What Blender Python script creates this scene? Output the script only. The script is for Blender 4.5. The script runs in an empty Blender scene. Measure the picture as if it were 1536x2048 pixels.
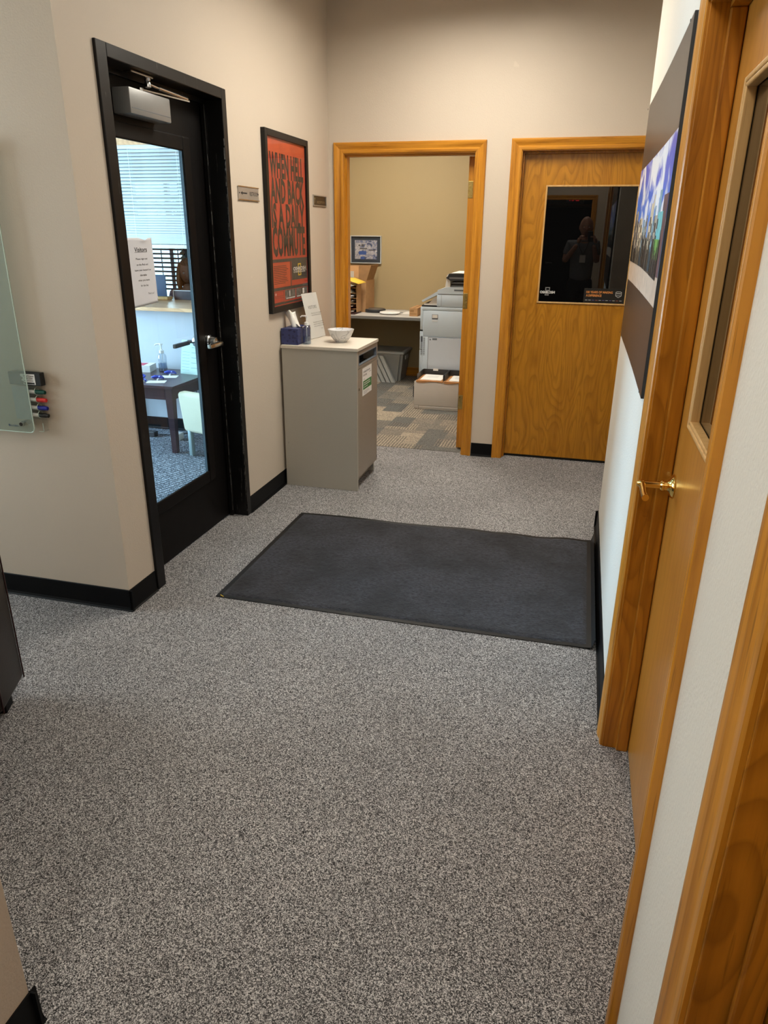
import bpy, bmesh, math, random
from mathutils import Vector, Matrix, noise as mnoise
random.seed(7)
S = bpy.context.scene
COL = S.collection
PI = math.pi

# ------------------------------------------------------------------ camera
CAM_H = 1.6203
cam_d = bpy.data.cameras.new('camera'); cam = bpy.data.objects.new('camera', cam_d); COL.objects.link(cam)
yaw, pitch, roll = math.radians(-14.65948), math.radians(21.31286), math.radians(-0.57237)
fwd = Vector((math.sin(yaw)*math.cos(pitch), math.cos(yaw)*math.cos(pitch), -math.sin(pitch)))
rgt = Vector((math.cos(yaw), -math.sin(yaw), 0)); dwn = fwd.cross(rgt)
r2 = math.cos(roll)*rgt + math.sin(roll)*dwn; d2 = -math.sin(roll)*rgt + math.cos(roll)*dwn
cam.matrix_world = Matrix(((r2.x, -d2.x, -fwd.x, 0), (r2.y, -d2.y, -fwd.y, 0), (r2.z, -d2.z, -fwd.z, CAM_H), (0, 0, 0, 1)))
cam_d.sensor_fit = 'VERTICAL'; cam_d.sensor_height = 36.0; cam_d.sensor_width = 27.0
cam_d.lens = 1438.1/2048*36.0; cam_d.clip_start = 0.02
S.camera = cam

# ------------------------------------------------------------------ world, daylight, exposure
W = bpy.data.worlds.new('world'); S.world = W; W.use_nodes = True
W.node_tree.nodes['Background'].inputs[0].default_value = (0.60, 0.80, 1.0, 1)
W.node_tree.nodes['Background'].inputs[1].default_value = 3.0
def area(name, loc, rot, sx, sy, watt, col):
    d = bpy.data.lights.new(name, 'AREA'); d.shape = 'RECTANGLE'; d.size = sx; d.size_y = sy; d.energy = watt; d.color = col
    o = bpy.data.objects.new(name, d); COL.objects.link(o); o.location = loc; o.rotation_euler = rot; return o
# daylight outside the entrance window of the visitor room and outside the office window
area('daylight_entrance', (-6.1, 4.1, 1.45), (0, -PI/2, 0), 2.2, 2.4, 520, (0.60, 0.77, 1.0))
area('added_daylight_alcove', (-4.75, 1.65, 1.6), (0, -PI/2, 0), 1.6, 1.5, 80, (1.0, 0.97, 0.96))  # lamp added outside the unseen alcove window to brighten the right wall
area('daylight_office', (-4.6, 8.75, 1.5), (-PI/2, 0, 0), 2.0, 1.6, 60, (0.70, 0.86, 1.0))
LAMP = 17.0
S.view_settings.view_transform = 'Standard'; S.view_settings.look = 'None'
S.view_settings.exposure = 0.0; S.view_settings.gamma = 1.0; S.view_settings.use_curve_mapping = False
S.cycles.max_bounces = 8; S.cycles.diffuse_bounces = 5; S.cycles.glossy_bounces = 4; S.cycles.transmission_bounces = 6; S.cycles.transparent_max_bounces = 16
S.cycles.sample_clamp_indirect = 6.0; S.cycles.caustics_reflective = False; S.cycles.caustics_refractive = False

# ------------------------------------------------------------------ materials
def N(nt, t, **kw):
    n = nt.nodes.new(t)
    for k, v in kw.items():
        if k in n.inputs: n.inputs[k].default_value = v
        else: setattr(n, k, v)
    return n
def base(name):
    m = bpy.data.materials.new(name); m.use_nodes = True
    return m, m.node_tree, m.node_tree.nodes['Principled BSDF'], m.node_tree.links
def coords(nt, scale=(1, 1, 1), rot=(0, 0, 0)):
    tc = N(nt, 'ShaderNodeTexCoord'); mp = N(nt, 'ShaderNodeMapping')
    mp.inputs['Scale'].default_value = scale; mp.inputs['Rotation'].default_value = rot
    nt.links.new(tc.outputs['Object'], mp.inputs['Vector']); return mp.outputs['Vector']
def ramp(nt, fac, stops):
    r = N(nt, 'ShaderNodeValToRGB'); el = r.color_ramp.elements
    while len(el) < len(stops): el.new(0.5)
    for e, (p, c) in zip(el, stops):
        e.position = p; e.color = (c[0], c[1], c[2], 1) if not isinstance(c, (int, float)) else (c, c, c, 1)
    nt.links.new(fac, r.inputs['Fac']); return r.outputs['Color']
def mixc(nt, fac, a, b, mode='MIX'):
    m = N(nt, 'ShaderNodeMix', data_type='RGBA', blend_type=mode)
    for s, v in ((0, fac), (6, a), (7, b)):
        if hasattr(v, 'is_linked') or hasattr(v, 'links'): nt.links.new(v, m.inputs[s])
        elif s == 0: m.inputs[0].default_value = v
        else: m.inputs[s].default_value = (v[0], v[1], v[2], 1)
    return m.outputs[2]
def noise_tex(nt, vec, scale, detail=2, rough=0.5, dist=0.0):
    n = N(nt, 'ShaderNodeTexNoise'); n.inputs['Scale'].default_value = scale; n.inputs['Detail'].default_value = detail
    n.inputs['Roughness'].default_value = rough; n.inputs['Distortion'].default_value = dist
    nt.links.new(vec, n.inputs['Vector']); return n.outputs['Fac']
def bump(nt, bs, h, strength=0.2, dist=0.01):
    b = N(nt, 'ShaderNodeBump'); b.inputs['Strength'].default_value = strength; b.inputs['Distance'].default_value = dist
    nt.links.new(h, b.inputs['Height']); nt.links.new(b.outputs['Normal'], bs.inputs['Normal'])
def math_n(nt, op, a, b=None):
    m = N(nt, 'ShaderNodeMath', operation=op)
    for i, v in enumerate((a, b)):
        if v is None: continue
        if isinstance(v, (int, float)): m.inputs[i].default_value = v
        else: nt.links.new(v, m.inputs[i])
    return m.outputs[0]

def plain(name, col, rough=0.5, metal=0.0, var=0.06, scale=14.0, bmp=0.0, bscale=300, spec=None):
    m, nt, bs, L = base(name); v = coords(nt)
    n = noise_tex(nt, v, scale, 3)
    c = ramp(nt, n, [(0.3, [x*(1-var) for x in col]), (0.7, [min(1, x*(1+var)) for x in col])])
    L.new(c, bs.inputs['Base Color']); bs.inputs['Roughness'].default_value = rough; bs.inputs['Metallic'].default_value = metal
    if spec is not None: bs.inputs['Specular IOR Level'].default_value = spec
    if bmp: bump(nt, bs, noise_tex(nt, v, bscale, 2), bmp, 0.002)
    return m
def emit(name, col, strength):
    m = bpy.data.materials.new(name); m.use_nodes = True; nt = m.node_tree; nt.nodes.clear()
    e = N(nt, 'ShaderNodeEmission'); e.inputs[0].default_value = (*col, 1); e.inputs[1].default_value = strength
    o = N(nt, 'ShaderNodeOutputMaterial'); nt.links.new(e.outputs[0], o.inputs[0]); return m
def wall_paint(name, col, bscale=160, bstr=0.25):
    m, nt, bs, L = base(name); v = coords(nt)
    big = noise_tex(nt, v, 1.3, 3); c = ramp(nt, big, [(0.3, [x*0.965 for x in col]), (0.7, col)])
    spot = noise_tex(nt, v, 9, 2); s = ramp(nt, spot, [(0.775, 0.0), (0.80, 1.0)])
    c2 = mixc(nt, s, c, [min(1, x*1.05) for x in col])
    L.new(c2, bs.inputs['Base Color']); bs.inputs['Roughness'].default_value = 0.55; bs.inputs['Specular IOR Level'].default_value = 0.3
    bump(nt, bs, noise_tex(nt, v, bscale, 3), bstr, 0.003); return m
def speckle_carpet(name, dark, mid, light, scale=260, stripes=None, dirt=0.0):
    m, nt, bs, L = base(name); v = coords(nt, (1, 1, 1), (0, 0, 0.5))
    def cells(sc):
        vo = N(nt, 'ShaderNodeTexVoronoi'); vo.inputs['Scale'].default_value = sc; vo.inputs['Randomness'].default_value = 1.0; L.new(v, vo.inputs['Vector'])
        sp = N(nt, 'ShaderNodeSeparateColor'); L.new(vo.outputs['Color'], sp.inputs[0]); return sp.outputs[0]
    n1 = math_n(nt, 'ADD', math_n(nt, 'ADD', math_n(nt, 'MULTIPLY', cells(scale), 0.60), math_n(nt, 'MULTIPLY', cells(scale*0.52), 0.28)), math_n(nt, 'MULTIPLY', noise_tex(nt, v, scale*0.5, 2), 0.12))
    c = ramp(nt, n1, [(0.18, dark), (0.48, mid), (0.80, light)])
    if stripes:
        w = N(nt, 'ShaderNodeTexWave', wave_type='BANDS', bands_direction='X'); w.inputs['Scale'].default_value = stripes
        w.inputs['Distortion'].default_value = 1.5; w.inputs['Detail'].default_value = 2; L.new(coords(nt, (1, 1, 1), (0, 0, 0.35)), w.inputs['Vector'])
        c = mixc(nt, math_n(nt, 'MULTIPLY', w.outputs['Fac'], 0.75), c, [x*0.25 for x in mid])
    if dirt:
        big = noise_tex(nt, coords(nt), 1.7, 4); c = mixc(nt, ramp(nt, big, [(0.35, dirt), (0.65, 0.0)]), c, [x*0.5 for x in mid])
    L.new(c, bs.inputs['Base Color']); bs.inputs['Roughness'].default_value = 0.95; bs.inputs['Specular IOR Level'].default_value = 0.1
    bump(nt, bs, n1, 0.35, 0.004); return m
def oak(name, axis, c_light, c_dark, cathedral=0.0, fine=1.0, rough=0.32, off=0.0):
    """oak with its grain along axis; cathedral>0 draws plain-sliced arches"""
    m, nt, bs, L = base(name)
    sc = [38.0*fine]*3; sc[axis] = 1.6
    v = coords(nt, sc)
    n1 = noise_tex(nt, v, 1.0, 5, 0.6, 0.4)
    mid = [(a*0.6+b*0.4) for a, b in zip(c_light, c_dark)]
    c = ramp(nt, n1, [(0.30, c_dark), (0.46, mid), (0.60, c_light)])
    sp = [220.0*fine]*3; sp[axis] = 7.0
    pores = ramp(nt, noise_tex(nt, coords(nt, sp), 1.0, 2, 0.6), [(0.28, 1.0), (0.40, 0.0)])
    c = mixc(nt, math_n(nt, 'MULTIPLY', pores, 0.55), c, [x*0.45 for x in c_dark])
    if cathedral:
        sb = [6.0]*3; sb[axis] = 1.25
        big = noise_tex(nt, coords(nt, sb), 1.0, 1.5, 0.4, 0.15)
        lines = math_n(nt, 'FRACT', math_n(nt, 'MULTIPLY', math_n(nt, 'ADD', big, off), 21.0))
        g = ramp(nt, lines, [(0.0, 1.0), (0.10, 0.75), (0.55, 0.0), (0.9, 0.1), (1.0, 0.9)])
        c = mixc(nt, math_n(nt, 'MULTIPLY', g, cathedral), c, [x*0.72 for x in c_dark])
    L.new(c, bs.inputs['Base Color']); bs.inputs['Roughness'].default_value = rough
    bs.inputs['Coat Weight'].default_value = 0.12; bs.inputs['Coat Roughness'].default_value = 0.2; bs.inputs['Specular IOR Level'].default_value = 0.35
    bump(nt, bs, n1, 0.08, 0.002); return m
def thin_glass(name, tint=(0.9, 0.96, 0.97), refl=1.0, ior=1.45):
    m = bpy.data.materials.new(name); m.use_nodes = True; nt = m.node_tree; nt.nodes.clear()
    t = N(nt, 'ShaderNodeBsdfTransparent'); t.inputs[0].default_value = (*tint, 1)
    g = N(nt, 'ShaderNodeBsdfGlossy'); g.inputs['Roughness'].default_value = 0.01
    f = N(nt, 'ShaderNodeFresnel'); f.inputs['IOR'].default_value = ior
    mx = N(nt, 'ShaderNodeMixShader'); o = N(nt, 'ShaderNodeOutputMaterial')
    ge = N(nt, 'ShaderNodeNewGeometry'); nt.links.new(math_n(nt, 'MULTIPLY', math_n(nt, 'MULTIPLY', f.outputs[0], refl), math_n(nt, 'SUBTRACT', 1.0, ge.outputs['Backfacing'])), mx.inputs[0]); nt.links.new(t.outputs[0], mx.inputs[1]); nt.links.new(g.outputs[0], mx.inputs[2])
    nt.links.new(mx.outputs[0], o.inputs[0]); return m
def frosted(name, col, alpha):
    m = bpy.data.materials.new(name); m.use_nodes = True; nt = m.node_tree; nt.nodes.clear()
    t = N(nt, 'ShaderNodeBsdfTransparent'); t.inputs[0].default_value = (0.93, 0.97, 0.94, 1)
    d = N(nt, 'ShaderNodeBsdfPrincipled'); d.inputs['Base Color'].default_value = (*col, 1); d.inputs['Roughness'].default_value = 0.25
    n = noise_tex(nt, coords(nt), 60, 2); a = math_n(nt, 'ADD', math_n(nt, 'MULTIPLY', n, 0.04), alpha)
    mx = N(nt, 'ShaderNodeMixShader'); o = N(nt, 'ShaderNodeOutputMaterial')
    nt.links.new(a, mx.inputs[0]); nt.links.new(t.outputs[0], mx.inputs[1]); nt.links.new(d.outputs[0], mx.inputs[2]); nt.links.new(mx.outputs[0], o.inputs[0]); return m

M = {}
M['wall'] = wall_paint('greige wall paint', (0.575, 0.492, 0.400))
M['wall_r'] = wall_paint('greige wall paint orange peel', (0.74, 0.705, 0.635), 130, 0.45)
M['tan'] = wall_paint('tan wall paint', (0.40, 0.305, 0.165))
M['vwall'] = wall_paint('pale grey wall paint', (0.50, 0.52, 0.55))
M['ceil'] = wall_paint('white ceiling tile', (0.75, 0.74, 0.70), 90, 0.4)
M['carpet'] = speckle_carpet('grey speckled loop carpet', (0.008, 0.0078, 0.009), (0.128, 0.124, 0.126), (0.64, 0.62, 0.62), 500, None, 0.2)
M['carpet_v'] = speckle_carpet('blue grey ribbed carpet', (0.010, 0.012, 0.020), (0.13, 0.145, 0.175), (0.62, 0.66, 0.72), 210, 9.0)
M['rubber'] = plain('black rubber', (0.003, 0.003, 0.0034), 0.5, spec=0.14)
M['rubber_mat'] = plain('black mat rubber', (0.0055, 0.0055, 0.006), 0.55, spec=0.3)
OL, OD = (0.56, 0.238, 0.022), (0.300, 0.105, 0.006)
M['oak_z'] = oak('oak casing upright', 2, OL, OD); M['oak_x'] = oak('oak casing across', 0, OL, OD); M['oak_y'] = oak('oak casing along', 1, OL, OD)
M['oak_jamb'] = oak('dark oak jamb', 2, (0.46, 0.180, 0.014), (0.27, 0.092, 0.005), 0.55, 0.8)
M['oak_door'] = oak('oak veneer door', 2, (0.455, 0.195, 0.012), (0.340, 0.132, 0.007), 0.6, 0.6)
M['oak_door3'] = oak('oak veneer door pale', 2, (0.50, 0.215, 0.032), (0.420, 0.168, 0.020), 0.10, 1.1, 0.3)
M['oak_bead'] = oak('light oak bead', 2, (0.60, 0.37, 0.15), (0.48, 0.27, 0.09))
M['oak_shelf'] = oak('spalted oak ledge', 0, (0.82, 0.50, 0.27), (0.60, 0.31, 0.15), 0.5, 0.5)
M['shadow_gap'] = plain('dark gap paint', (0.012, 0.008, 0.006), 0.8)
M['brass'] = plain('polished brass', (0.85, 0.60, 0.20), 0.10, 1.0, 0.03)
M['brass_dull'] = plain('aged brass', (0.50, 0.36, 0.12), 0.35, 1.0, 0.15, 60)
M['chrome'] = plain('satin nickel', (0.62, 0.61, 0.59), 0.22, 1.0, 0.03)
M['alu'] = plain('silver lacquer', (0.27, 0.27, 0.265), 0.40, 0.35, 0.03)
M['alu_sign'] = plain('brushed aluminium', (0.42, 0.40, 0.37), 0.38, 0.6, 0.05)
M['black_door'] = None
m, nt, bs, L = base('chipped black paint'); v = coords(nt, (1, 60, 7))
sc = ramp(nt, noise_tex(nt, coords(nt, (60, 60, 4)), 1.0, 4, 0.7), [(0.665, 0.0), (0.69, 1.0)])
bs.inputs['Specular IOR Level'].default_value = 0.3; c = mixc(nt, sc, (0.0038, 0.0032, 0.0031), (0.09, 0.085, 0.08)); L.new(c, bs.inputs['Base Color']); bs.inputs['Roughness'].default_value = 0.38
M['black_frame'] = m
M['black_door'] = plain('black door paint', (0.0036, 0.0028, 0.0027), 0.5, 0, 0.2, spec=0.14)
M['scuff'] = plain('bare grey scuff', (0.19, 0.18, 0.17), 0.6, 0, 0.5, 90)
M['glass'] = thin_glass('clear glass')
M['glass_poster'] = thin_glass('picture glass', (0.96, 0.96, 0.96), 0.75)
M['dark_glass'] = None
m, nt, bs, L = base('dark room glass'); n = noise_tex(nt, coords(nt), 3, 2)
L.new(ramp(nt, n, [(0.3, (0.0022, 0.0022, 0.0024)), (0.7, (0.003, 0.003, 0.003))]), bs.inputs['Base Color']); bs.inputs['Roughness'].default_value = 0.0; bs.inputs['IOR'].default_value = 1.62
M['dark_glass'] = m
M['laminate'] = None
m, nt, bs, L = base('grey speckled laminate'); v = coords(nt)
L.new(ramp(nt, noise_tex(nt, v, 420, 2, 0.6), [(0.35, (0.345, 0.322, 0.275)), (0.65, (0.455, 0.425, 0.368))]), bs.inputs['Base Color']); bs.inputs['Roughness'].default_value = 0.42
M['laminate'] = m
M['lam_door'] = plain('taupe laminate', (0.262, 0.222, 0.178), 0.42, 0, 0.05, 80)
M['lam_top'] = plain('pale laminate top', (0.60, 0.545, 0.465), 0.40, 0, 0.04, 120)
M['void'] = plain('black void', (0.003, 0.003, 0.003), 0.9)
M['white'] = plain('white paper', (0.80, 0.785, 0.76), 0.6, 0, 0.02)
M['paper_cool'] = plain('white office paper', (0.70, 0.70, 0.74), 0.6, 0, 0.02)
M['white_gloss'] = plain('white gloss plastic', (0.78, 0.78, 0.77), 0.25, 0, 0.02)
M['ink'] = plain('black ink', (0.012, 0.012, 0.013), 0.6, 0, 0.1)
M['ink_grey'] = plain('grey ink', (0.10, 0.10, 0.105), 0.6, 0, 0.1)
M['black_frame_wood'] = plain('black picture frame', (0.0065, 0.006, 0.006), 0.40, 0, 0.1, spec=0.3)
M['poster_red'] = plain('red poster print', (0.45, 0.050, 0.028), 0.5, 0, 0.15, 6)
M['poster_red2'] = plain('orange red poster print', (0.52, 0.085, 0.035), 0.5, 0, 0.12, 9)
M['poster_ink'] = plain('poster black print', (0.030, 0.024, 0.022), 0.5, 0, 0.3, 30)
M['poster_grey'] = plain('poster dark grey print', (0.055, 0.052, 0.048), 0.5, 0, 0.2, 20)
M['yellow'] = plain('yellow print', (0.62, 0.42, 0.02), 0.5)
M['navy'] = None
m, nt, bs, L = base('navy patterned card'); vo = N(nt, 'ShaderNodeTexVoronoi'); vo.inputs['Scale'].default_value = 55; L.new(coords(nt), vo.inputs['Vector'])
L.new(ramp(nt, vo.outputs['Distance'], [(0.25, (0.008, 0.011, 0.06)), (0.5, (0.030, 0.040, 0.14))]), bs.inputs['Base Color']); bs.inputs['Roughness'].default_value = 0.45
M['navy'] = m
M['tissue'] = plain('white tissue', (0.82, 0.80, 0.75), 0.9, 0, 0.05, 40)
M['marble'] = None
m, nt, bs, L = base('white marbled china'); v = coords(nt, (1, 1, 1))
vn = noise_tex(nt, v, 13, 2, 0.5, 0.5); vv = math_n(nt, 'ABSOLUTE', math_n(nt, 'SUBTRACT', vn, 0.5))
L.new(ramp(nt, vv, [(0.0, (0.30, 0.31, 0.33)), (0.010, (0.56, 0.57, 0.59)), (0.035, (0.70, 0.70, 0.71))]), bs.inputs['Base Color']); bs.inputs['Roughness'].default_value = 0.15
M['marble'] = m
M['clear'] = thin_glass('clear plastic', (0.80, 0.84, 0.87), 2.6, 1.5)
M['gel'] = thin_glass('clear gel', (0.62, 0.70, 0.80), 2.4, 1.6)
M['acrylic'] = thin_glass('clear acrylic', (0.95, 0.96, 0.96), 1.2)
M['green'] = plain('green print', (0.035, 0.19, 0.05), 0.5, 0, 0.25, 12)
M['copier'] = plain('cool white plastic', (0.55, 0.645, 0.735), 0.42, 0, 0.015)
M['copier_warm'] = plain('warm white plastic', (0.62, 0.58, 0.53), 0.45, 0, 0.015)
M['copier_dark'] = plain('charcoal plastic', (0.022, 0.025, 0.030), 0.4)
M['copier_line'] = plain('seam grey', (0.13, 0.15, 0.18), 0.6)
M['card'] = plain('brown cardboard', (0.42, 0.235, 0.105), 0.8, 0, 0.08, 20)
M['card_dark'] = plain('dark cardboard', (0.30, 0.16, 0.06), 0.8, 0, 0.08, 20)
M['desk_top'] = plain('grey desk top', (0.50, 0.48, 0.46), 0.4, 0, 0.03)
M['desk_edge'] = plain('dark grey desk edge', (0.17, 0.165, 0.16), 0.5)
M['bin'] = plain('grey tub plastic', (0.30, 0.31, 0.31), 0.45, 0, 0.03)
M['bin_lid'] = plain('pale grey lid plastic', (0.50, 0.52, 0.52), 0.45, 0, 0.03)
M['tray_black'] = plain('black tray mesh', (0.018, 0.018, 0.019), 0.5)
M['tray_wood'] = plain('tan tray base', (0.52, 0.25, 0.09), 0.5)
M['dark_wood'] = oak('espresso wood', 0, (0.045, 0.022, 0.028), (0.026, 0.012, 0.016), 0, 1, 0.3)
M['cream'] = plain('cream weave fabric', (0.62, 0.60, 0.44), 0.9, 0, 0.06, 220, 0.3)
M['sage'] = plain('sage grey metal', (0.30, 0.38, 0.38), 0.4, 0.3)
M['blue'] = plain('royal blue nylon', (0.012, 0.05, 0.42), 0.4)
M['red'] = plain('red card', (0.55, 0.05, 0.10), 0.5)
M['paper_green'] = plain('pale green paper', (0.62, 0.80, 0.72), 0.6, 0, 0.02)
M['leather'] = plain('dark brown leather', (0.018, 0.0125, 0.0095), 0.45, 0, 0.2, 12, 0.25, 220)
M['piping'] = plain('oxblood piping', (0.030, 0.006, 0.006), 0.4)
M['board'] = frosted('frosted board glass', (0.33, 0.38, 0.325), 0.34)
M['board_edge'] = plain('bright glass edge', (0.55, 0.66, 0.58), 0.2)
M['panel_brown'] = plain('dark brown panel print', (0.040, 0.027, 0.021), 0.33, 0, 0.08, 4)
M['skin'] = plain('skin', (0.50, 0.26, 0.18), 0.5, 0, 0.08, 20)
M['hair_grey'] = plain('grey hair', (0.30, 0.28, 0.26), 0.7, 0, 0.3, 120)
M['hair_red'] = plain('auburn hair', (0.36, 0.17, 0.10), 0.6, 0, 0.35, 90)
M['shirt'] = plain('grey checked shirt', (0.17, 0.18, 0.20), 0.8, 0, 0.2, 90)
M['trousers'] = plain('dark trousers', (0.012, 0.012, 0.014), 0.8)
M['purple'] = plain('mauve knit', (0.30, 0.20, 0.30), 0.8, 0, 0.2, 60)
M['exit_red'] = emit('red exit letters', (1.0, 0.03, 0.04), 2.5)
M['tablet'] = plain('blue black tablet back', (0.022, 0.075, 0.16), 0.25)

# ------------------------------------------------------------------ builders
class B:
    """collects simple shapes in one bmesh"""
    def __init__(s): s.bm = bmesh.new()
    def box(s, x0, x1, y0, y1, z0, z1, bev=0.0, seg=2):
        r = bmesh.ops.create_cube(s.bm, size=1.0); vs = r['verts']
        for v in vs: v.co = Vector(((x0+x1)/2+v.co.x*(x1-x0), (y0+y1)/2+v.co.y*(y1-y0), (z0+z1)/2+v.co.z*(z1-z0)))
        if bev:
            es = list({e for v in vs for e in v.link_edges}); bmesh.ops.bevel(s.bm, geom=es, offset=bev, segments=seg, affect='EDGES', profile=0.5)
        return s
    def hexa(s, p):
        """8 corners: bottom 4 ccw, top 4 ccw"""
        v = [s.bm.verts.new(Vector(q)) for q in p]
        for f in ((3, 2, 1, 0), (4, 5, 6, 7), (0, 1, 5, 4), (1, 2, 6, 5), (2, 3, 7, 6), (3, 0, 4, 7)): s.bm.faces.new([v[i] for i in f])
        return s
    def prism(s, poly, axis, a, b):
        """poly: 2d points in the two other axes (in order), extruded along axis from a to b"""
        def P(q, t):
            c = list(q); c.insert(axis, t); return Vector(c)
        lo = [s.bm.verts.new(P(q, a)) for q in poly]; hi = [s.bm.verts.new(P(q, b)) for q in poly]; n = len(poly)
        s.bm.faces.new(lo); s.bm.faces.new(hi[::-1])
        for i in range(n): s.bm.faces.new((lo[i], hi[i], hi[(i+1) % n], lo[(i+1) % n]))
        return s
    def slab(s, pts, nrm, t):
        """planar polygon pts thickened by t along nrm"""
        nrm = Vector(nrm)*t; lo = [s.bm.verts.new(Vector(p)) for p in pts]; hi = [s.bm.verts.new(Vector(p)+nrm) for p in pts]; n = len(pts)
        s.bm.faces.new(lo); s.bm.faces.new(hi[::-1])
        for i in range(n): s.bm.faces.new((lo[i], hi[i], hi[(i+1) % n], lo[(i+1) % n]))
        return s
    def lathe(s, prof, c, axis=2, n=28, cap=True):
        rings = []
        for r, h in prof:
            ring = []
            for i in range(n):
                a = 2*PI*i/n; q = [r*math.cos(a), r*math.sin(a)]; q.insert(axis, h); ring.append(s.bm.verts.new(Vector(c)+Vector(q)))
            rings.append(ring)
        for a, b in zip(rings, rings[1:]):
            for i in range(n): s.bm.faces.new((a[i], a[(i+1) % n], b[(i+1) % n], b[i]))
        if cap:
            s.bm.faces.new(rings[0][::-1]); s.bm.faces.new(rings[-1])
        return s
    def tube(s, pts, r, n=8, cap=True):
        pts = [Vector(p) for p in pts]; rings = []
        rr = r if isinstance(r, (list, tuple)) else [r]*len(pts)
        up = None
        for i, p in enumerate(pts):
            t = (pts[min(i+1, len(pts)-1)]-pts[max(i-1, 0)]).normalized()
            if up is None: up = Vector((0, 0, 1)) if abs(t.z) < 0.9 else Vector((1, 0, 0))
            u = (up-t*up.dot(t)).normalized(); w = t.cross(u); up = u
            rings.append([s.bm.verts.new(p+(u*math.cos(2*PI*k/n)+w*math.sin(2*PI*k/n))*rr[i]) for k in range(n)])
        for a, b in zip(rings, rings[1:]):
            for i in range(n): s.bm.faces.new((a[i], a[(i+1) % n], b[(i+1) % n], b[i]))
        if cap: s.bm.faces.new(rings[0][::-1]); s.bm.faces.new(rings[-1])
        return s
    def grid(s, nu, nv, f):
        g = [[s.bm.verts.new(Vector(f(i/nu, j/nv))) for j in range(nv+1)] for i in range(nu+1)]
        for i in range(nu):
            for j in range(nv): s.bm.faces.new((g[i][j], g[i+1][j], g[i+1][j+1], g[i][j+1]))
        return s

def link(o, parent=None):
    COL.objects.link(o)
    if parent is not None: o.parent = parent
    return o
def obj(name, b, mat, parent=None, smooth=False, label=None, kind=None, org=None):
    bmesh.ops.recalc_face_normals(b.bm, faces=b.bm.faces)
    if org is None and parent is not None: org = parent.get('_org')
    if org is not None:
        t = -Vector(org)
        for v in b.bm.verts: v.co += t
    me = bpy.data.meshes.new(name); b.bm.to_mesh(me); b.bm.free()
    me.materials.append(mat)
    if smooth:
        for p in me.polygons: p.use_smooth = True
        try: me.set_sharp_from_angle(angle=math.radians(smooth if smooth > 1 else 40))
        except Exception: pass
    o = link(bpy.data.objects.new(name, me), parent)
    if parent is not None:
        if org is not None: o['_org'] = list(org)
    if label: o['label'] = label
    if kind: o['kind'] = kind
    return o
def thing(name, loc, label, cat, group=None):
    """an empty at the base of a thing; its parts are then given in world coordinates"""
    o = link(bpy.data.objects.new(name, None)); o.location = loc; o.empty_display_size = 0.05
    o['label'] = label; o['category'] = cat; o['_org'] = list(loc)
    if group: o['group'] = group
    return o
def solo(name, b, mat, loc, label, cat, group=None, smooth=False, kind=None):
    """a thing that is a single mesh given in world coordinates, origin at loc"""
    o = obj(name, b, mat, None, smooth, label, kind, org=loc); o.location = loc; o['category'] = cat; o['_org'] = list(loc)
    if group: o['group'] = group
    return o
def struct(name, b, mat, parent=None, smooth=False):
    o = obj(name, b, mat, parent, smooth)
    if parent is None: o['kind'] = 'structure'; o['_org'] = [0, 0, 0]
    return o

def text(s, mat, parent, org, right, up, width=None, height=0.02, bold=0.0, align='CENTER', t=0.0004, name='lettering', spacing=1.0, shear=0.0):
    """printed lettering lying on a surface: org = centre (or left end) of the line, height = capital height"""
    cu = bpy.data.curves.new(name, 'FONT'); cu.body = s; cu.resolution_u = 2; cu.offset = bold; cu.space_character = spacing; cu.shear = shear
    tmp = bpy.data.objects.new(name, cu); COL.objects.link(tmp)
    me = bpy.data.meshes.new_from_object(tmp); bpy.data.objects.remove(tmp); bpy.data.curves.remove(cu)
    R, U = Vector(right).normalized(), Vector(up).normalized(); Nn = R.cross(U)
    xs = [v.co.x for v in me.vertices]; x0, x1 = min(xs), max(xs)
    sy = height/0.70; sx = (width/(x1-x0)) if width else sy
    cx = (x0+x1)/2 if align == 'CENTER' else x0
    po = Vector(parent.get('_org', (0, 0, 0))) if parent else Vector((0, 0, 0))
    for v in me.vertices:
        v.co = Vector(org)-po + R*((v.co.x-cx)*sx) + U*((v.co.y-0.35)*sy) + Nn*t
    me.materials.clear(); me.materials.append(mat)
    return link(bpy.data.objects.new(name, me), parent)
def bars(mat, parent, rects, org, right, up, t=0.0004, name='print'):
    """flat print made of small rectangles (u0,u1,v0,v1) on a surface"""
    if 1 < len(rects) <= 4: return [bars(mat, parent, [r_], org, right, up, t, name) for r_ in rects]
    R, U = Vector(right).normalized(), Vector(up).normalized(); Nn = R.cross(U); b = B()
    for u0, u1, v0, v1 in rects:
        vs = [b.bm.verts.new(Vector(org)+R*u+U*v+Nn*t) for u, v in ((u0, v0), (u1, v0), (u1, v1), (u0, v1))]; b.bm.faces.new(vs)
    o = obj(name, b, mat, parent)
    if len(rects) > 4: o['kind'] = 'stuff'
    return o

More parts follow.
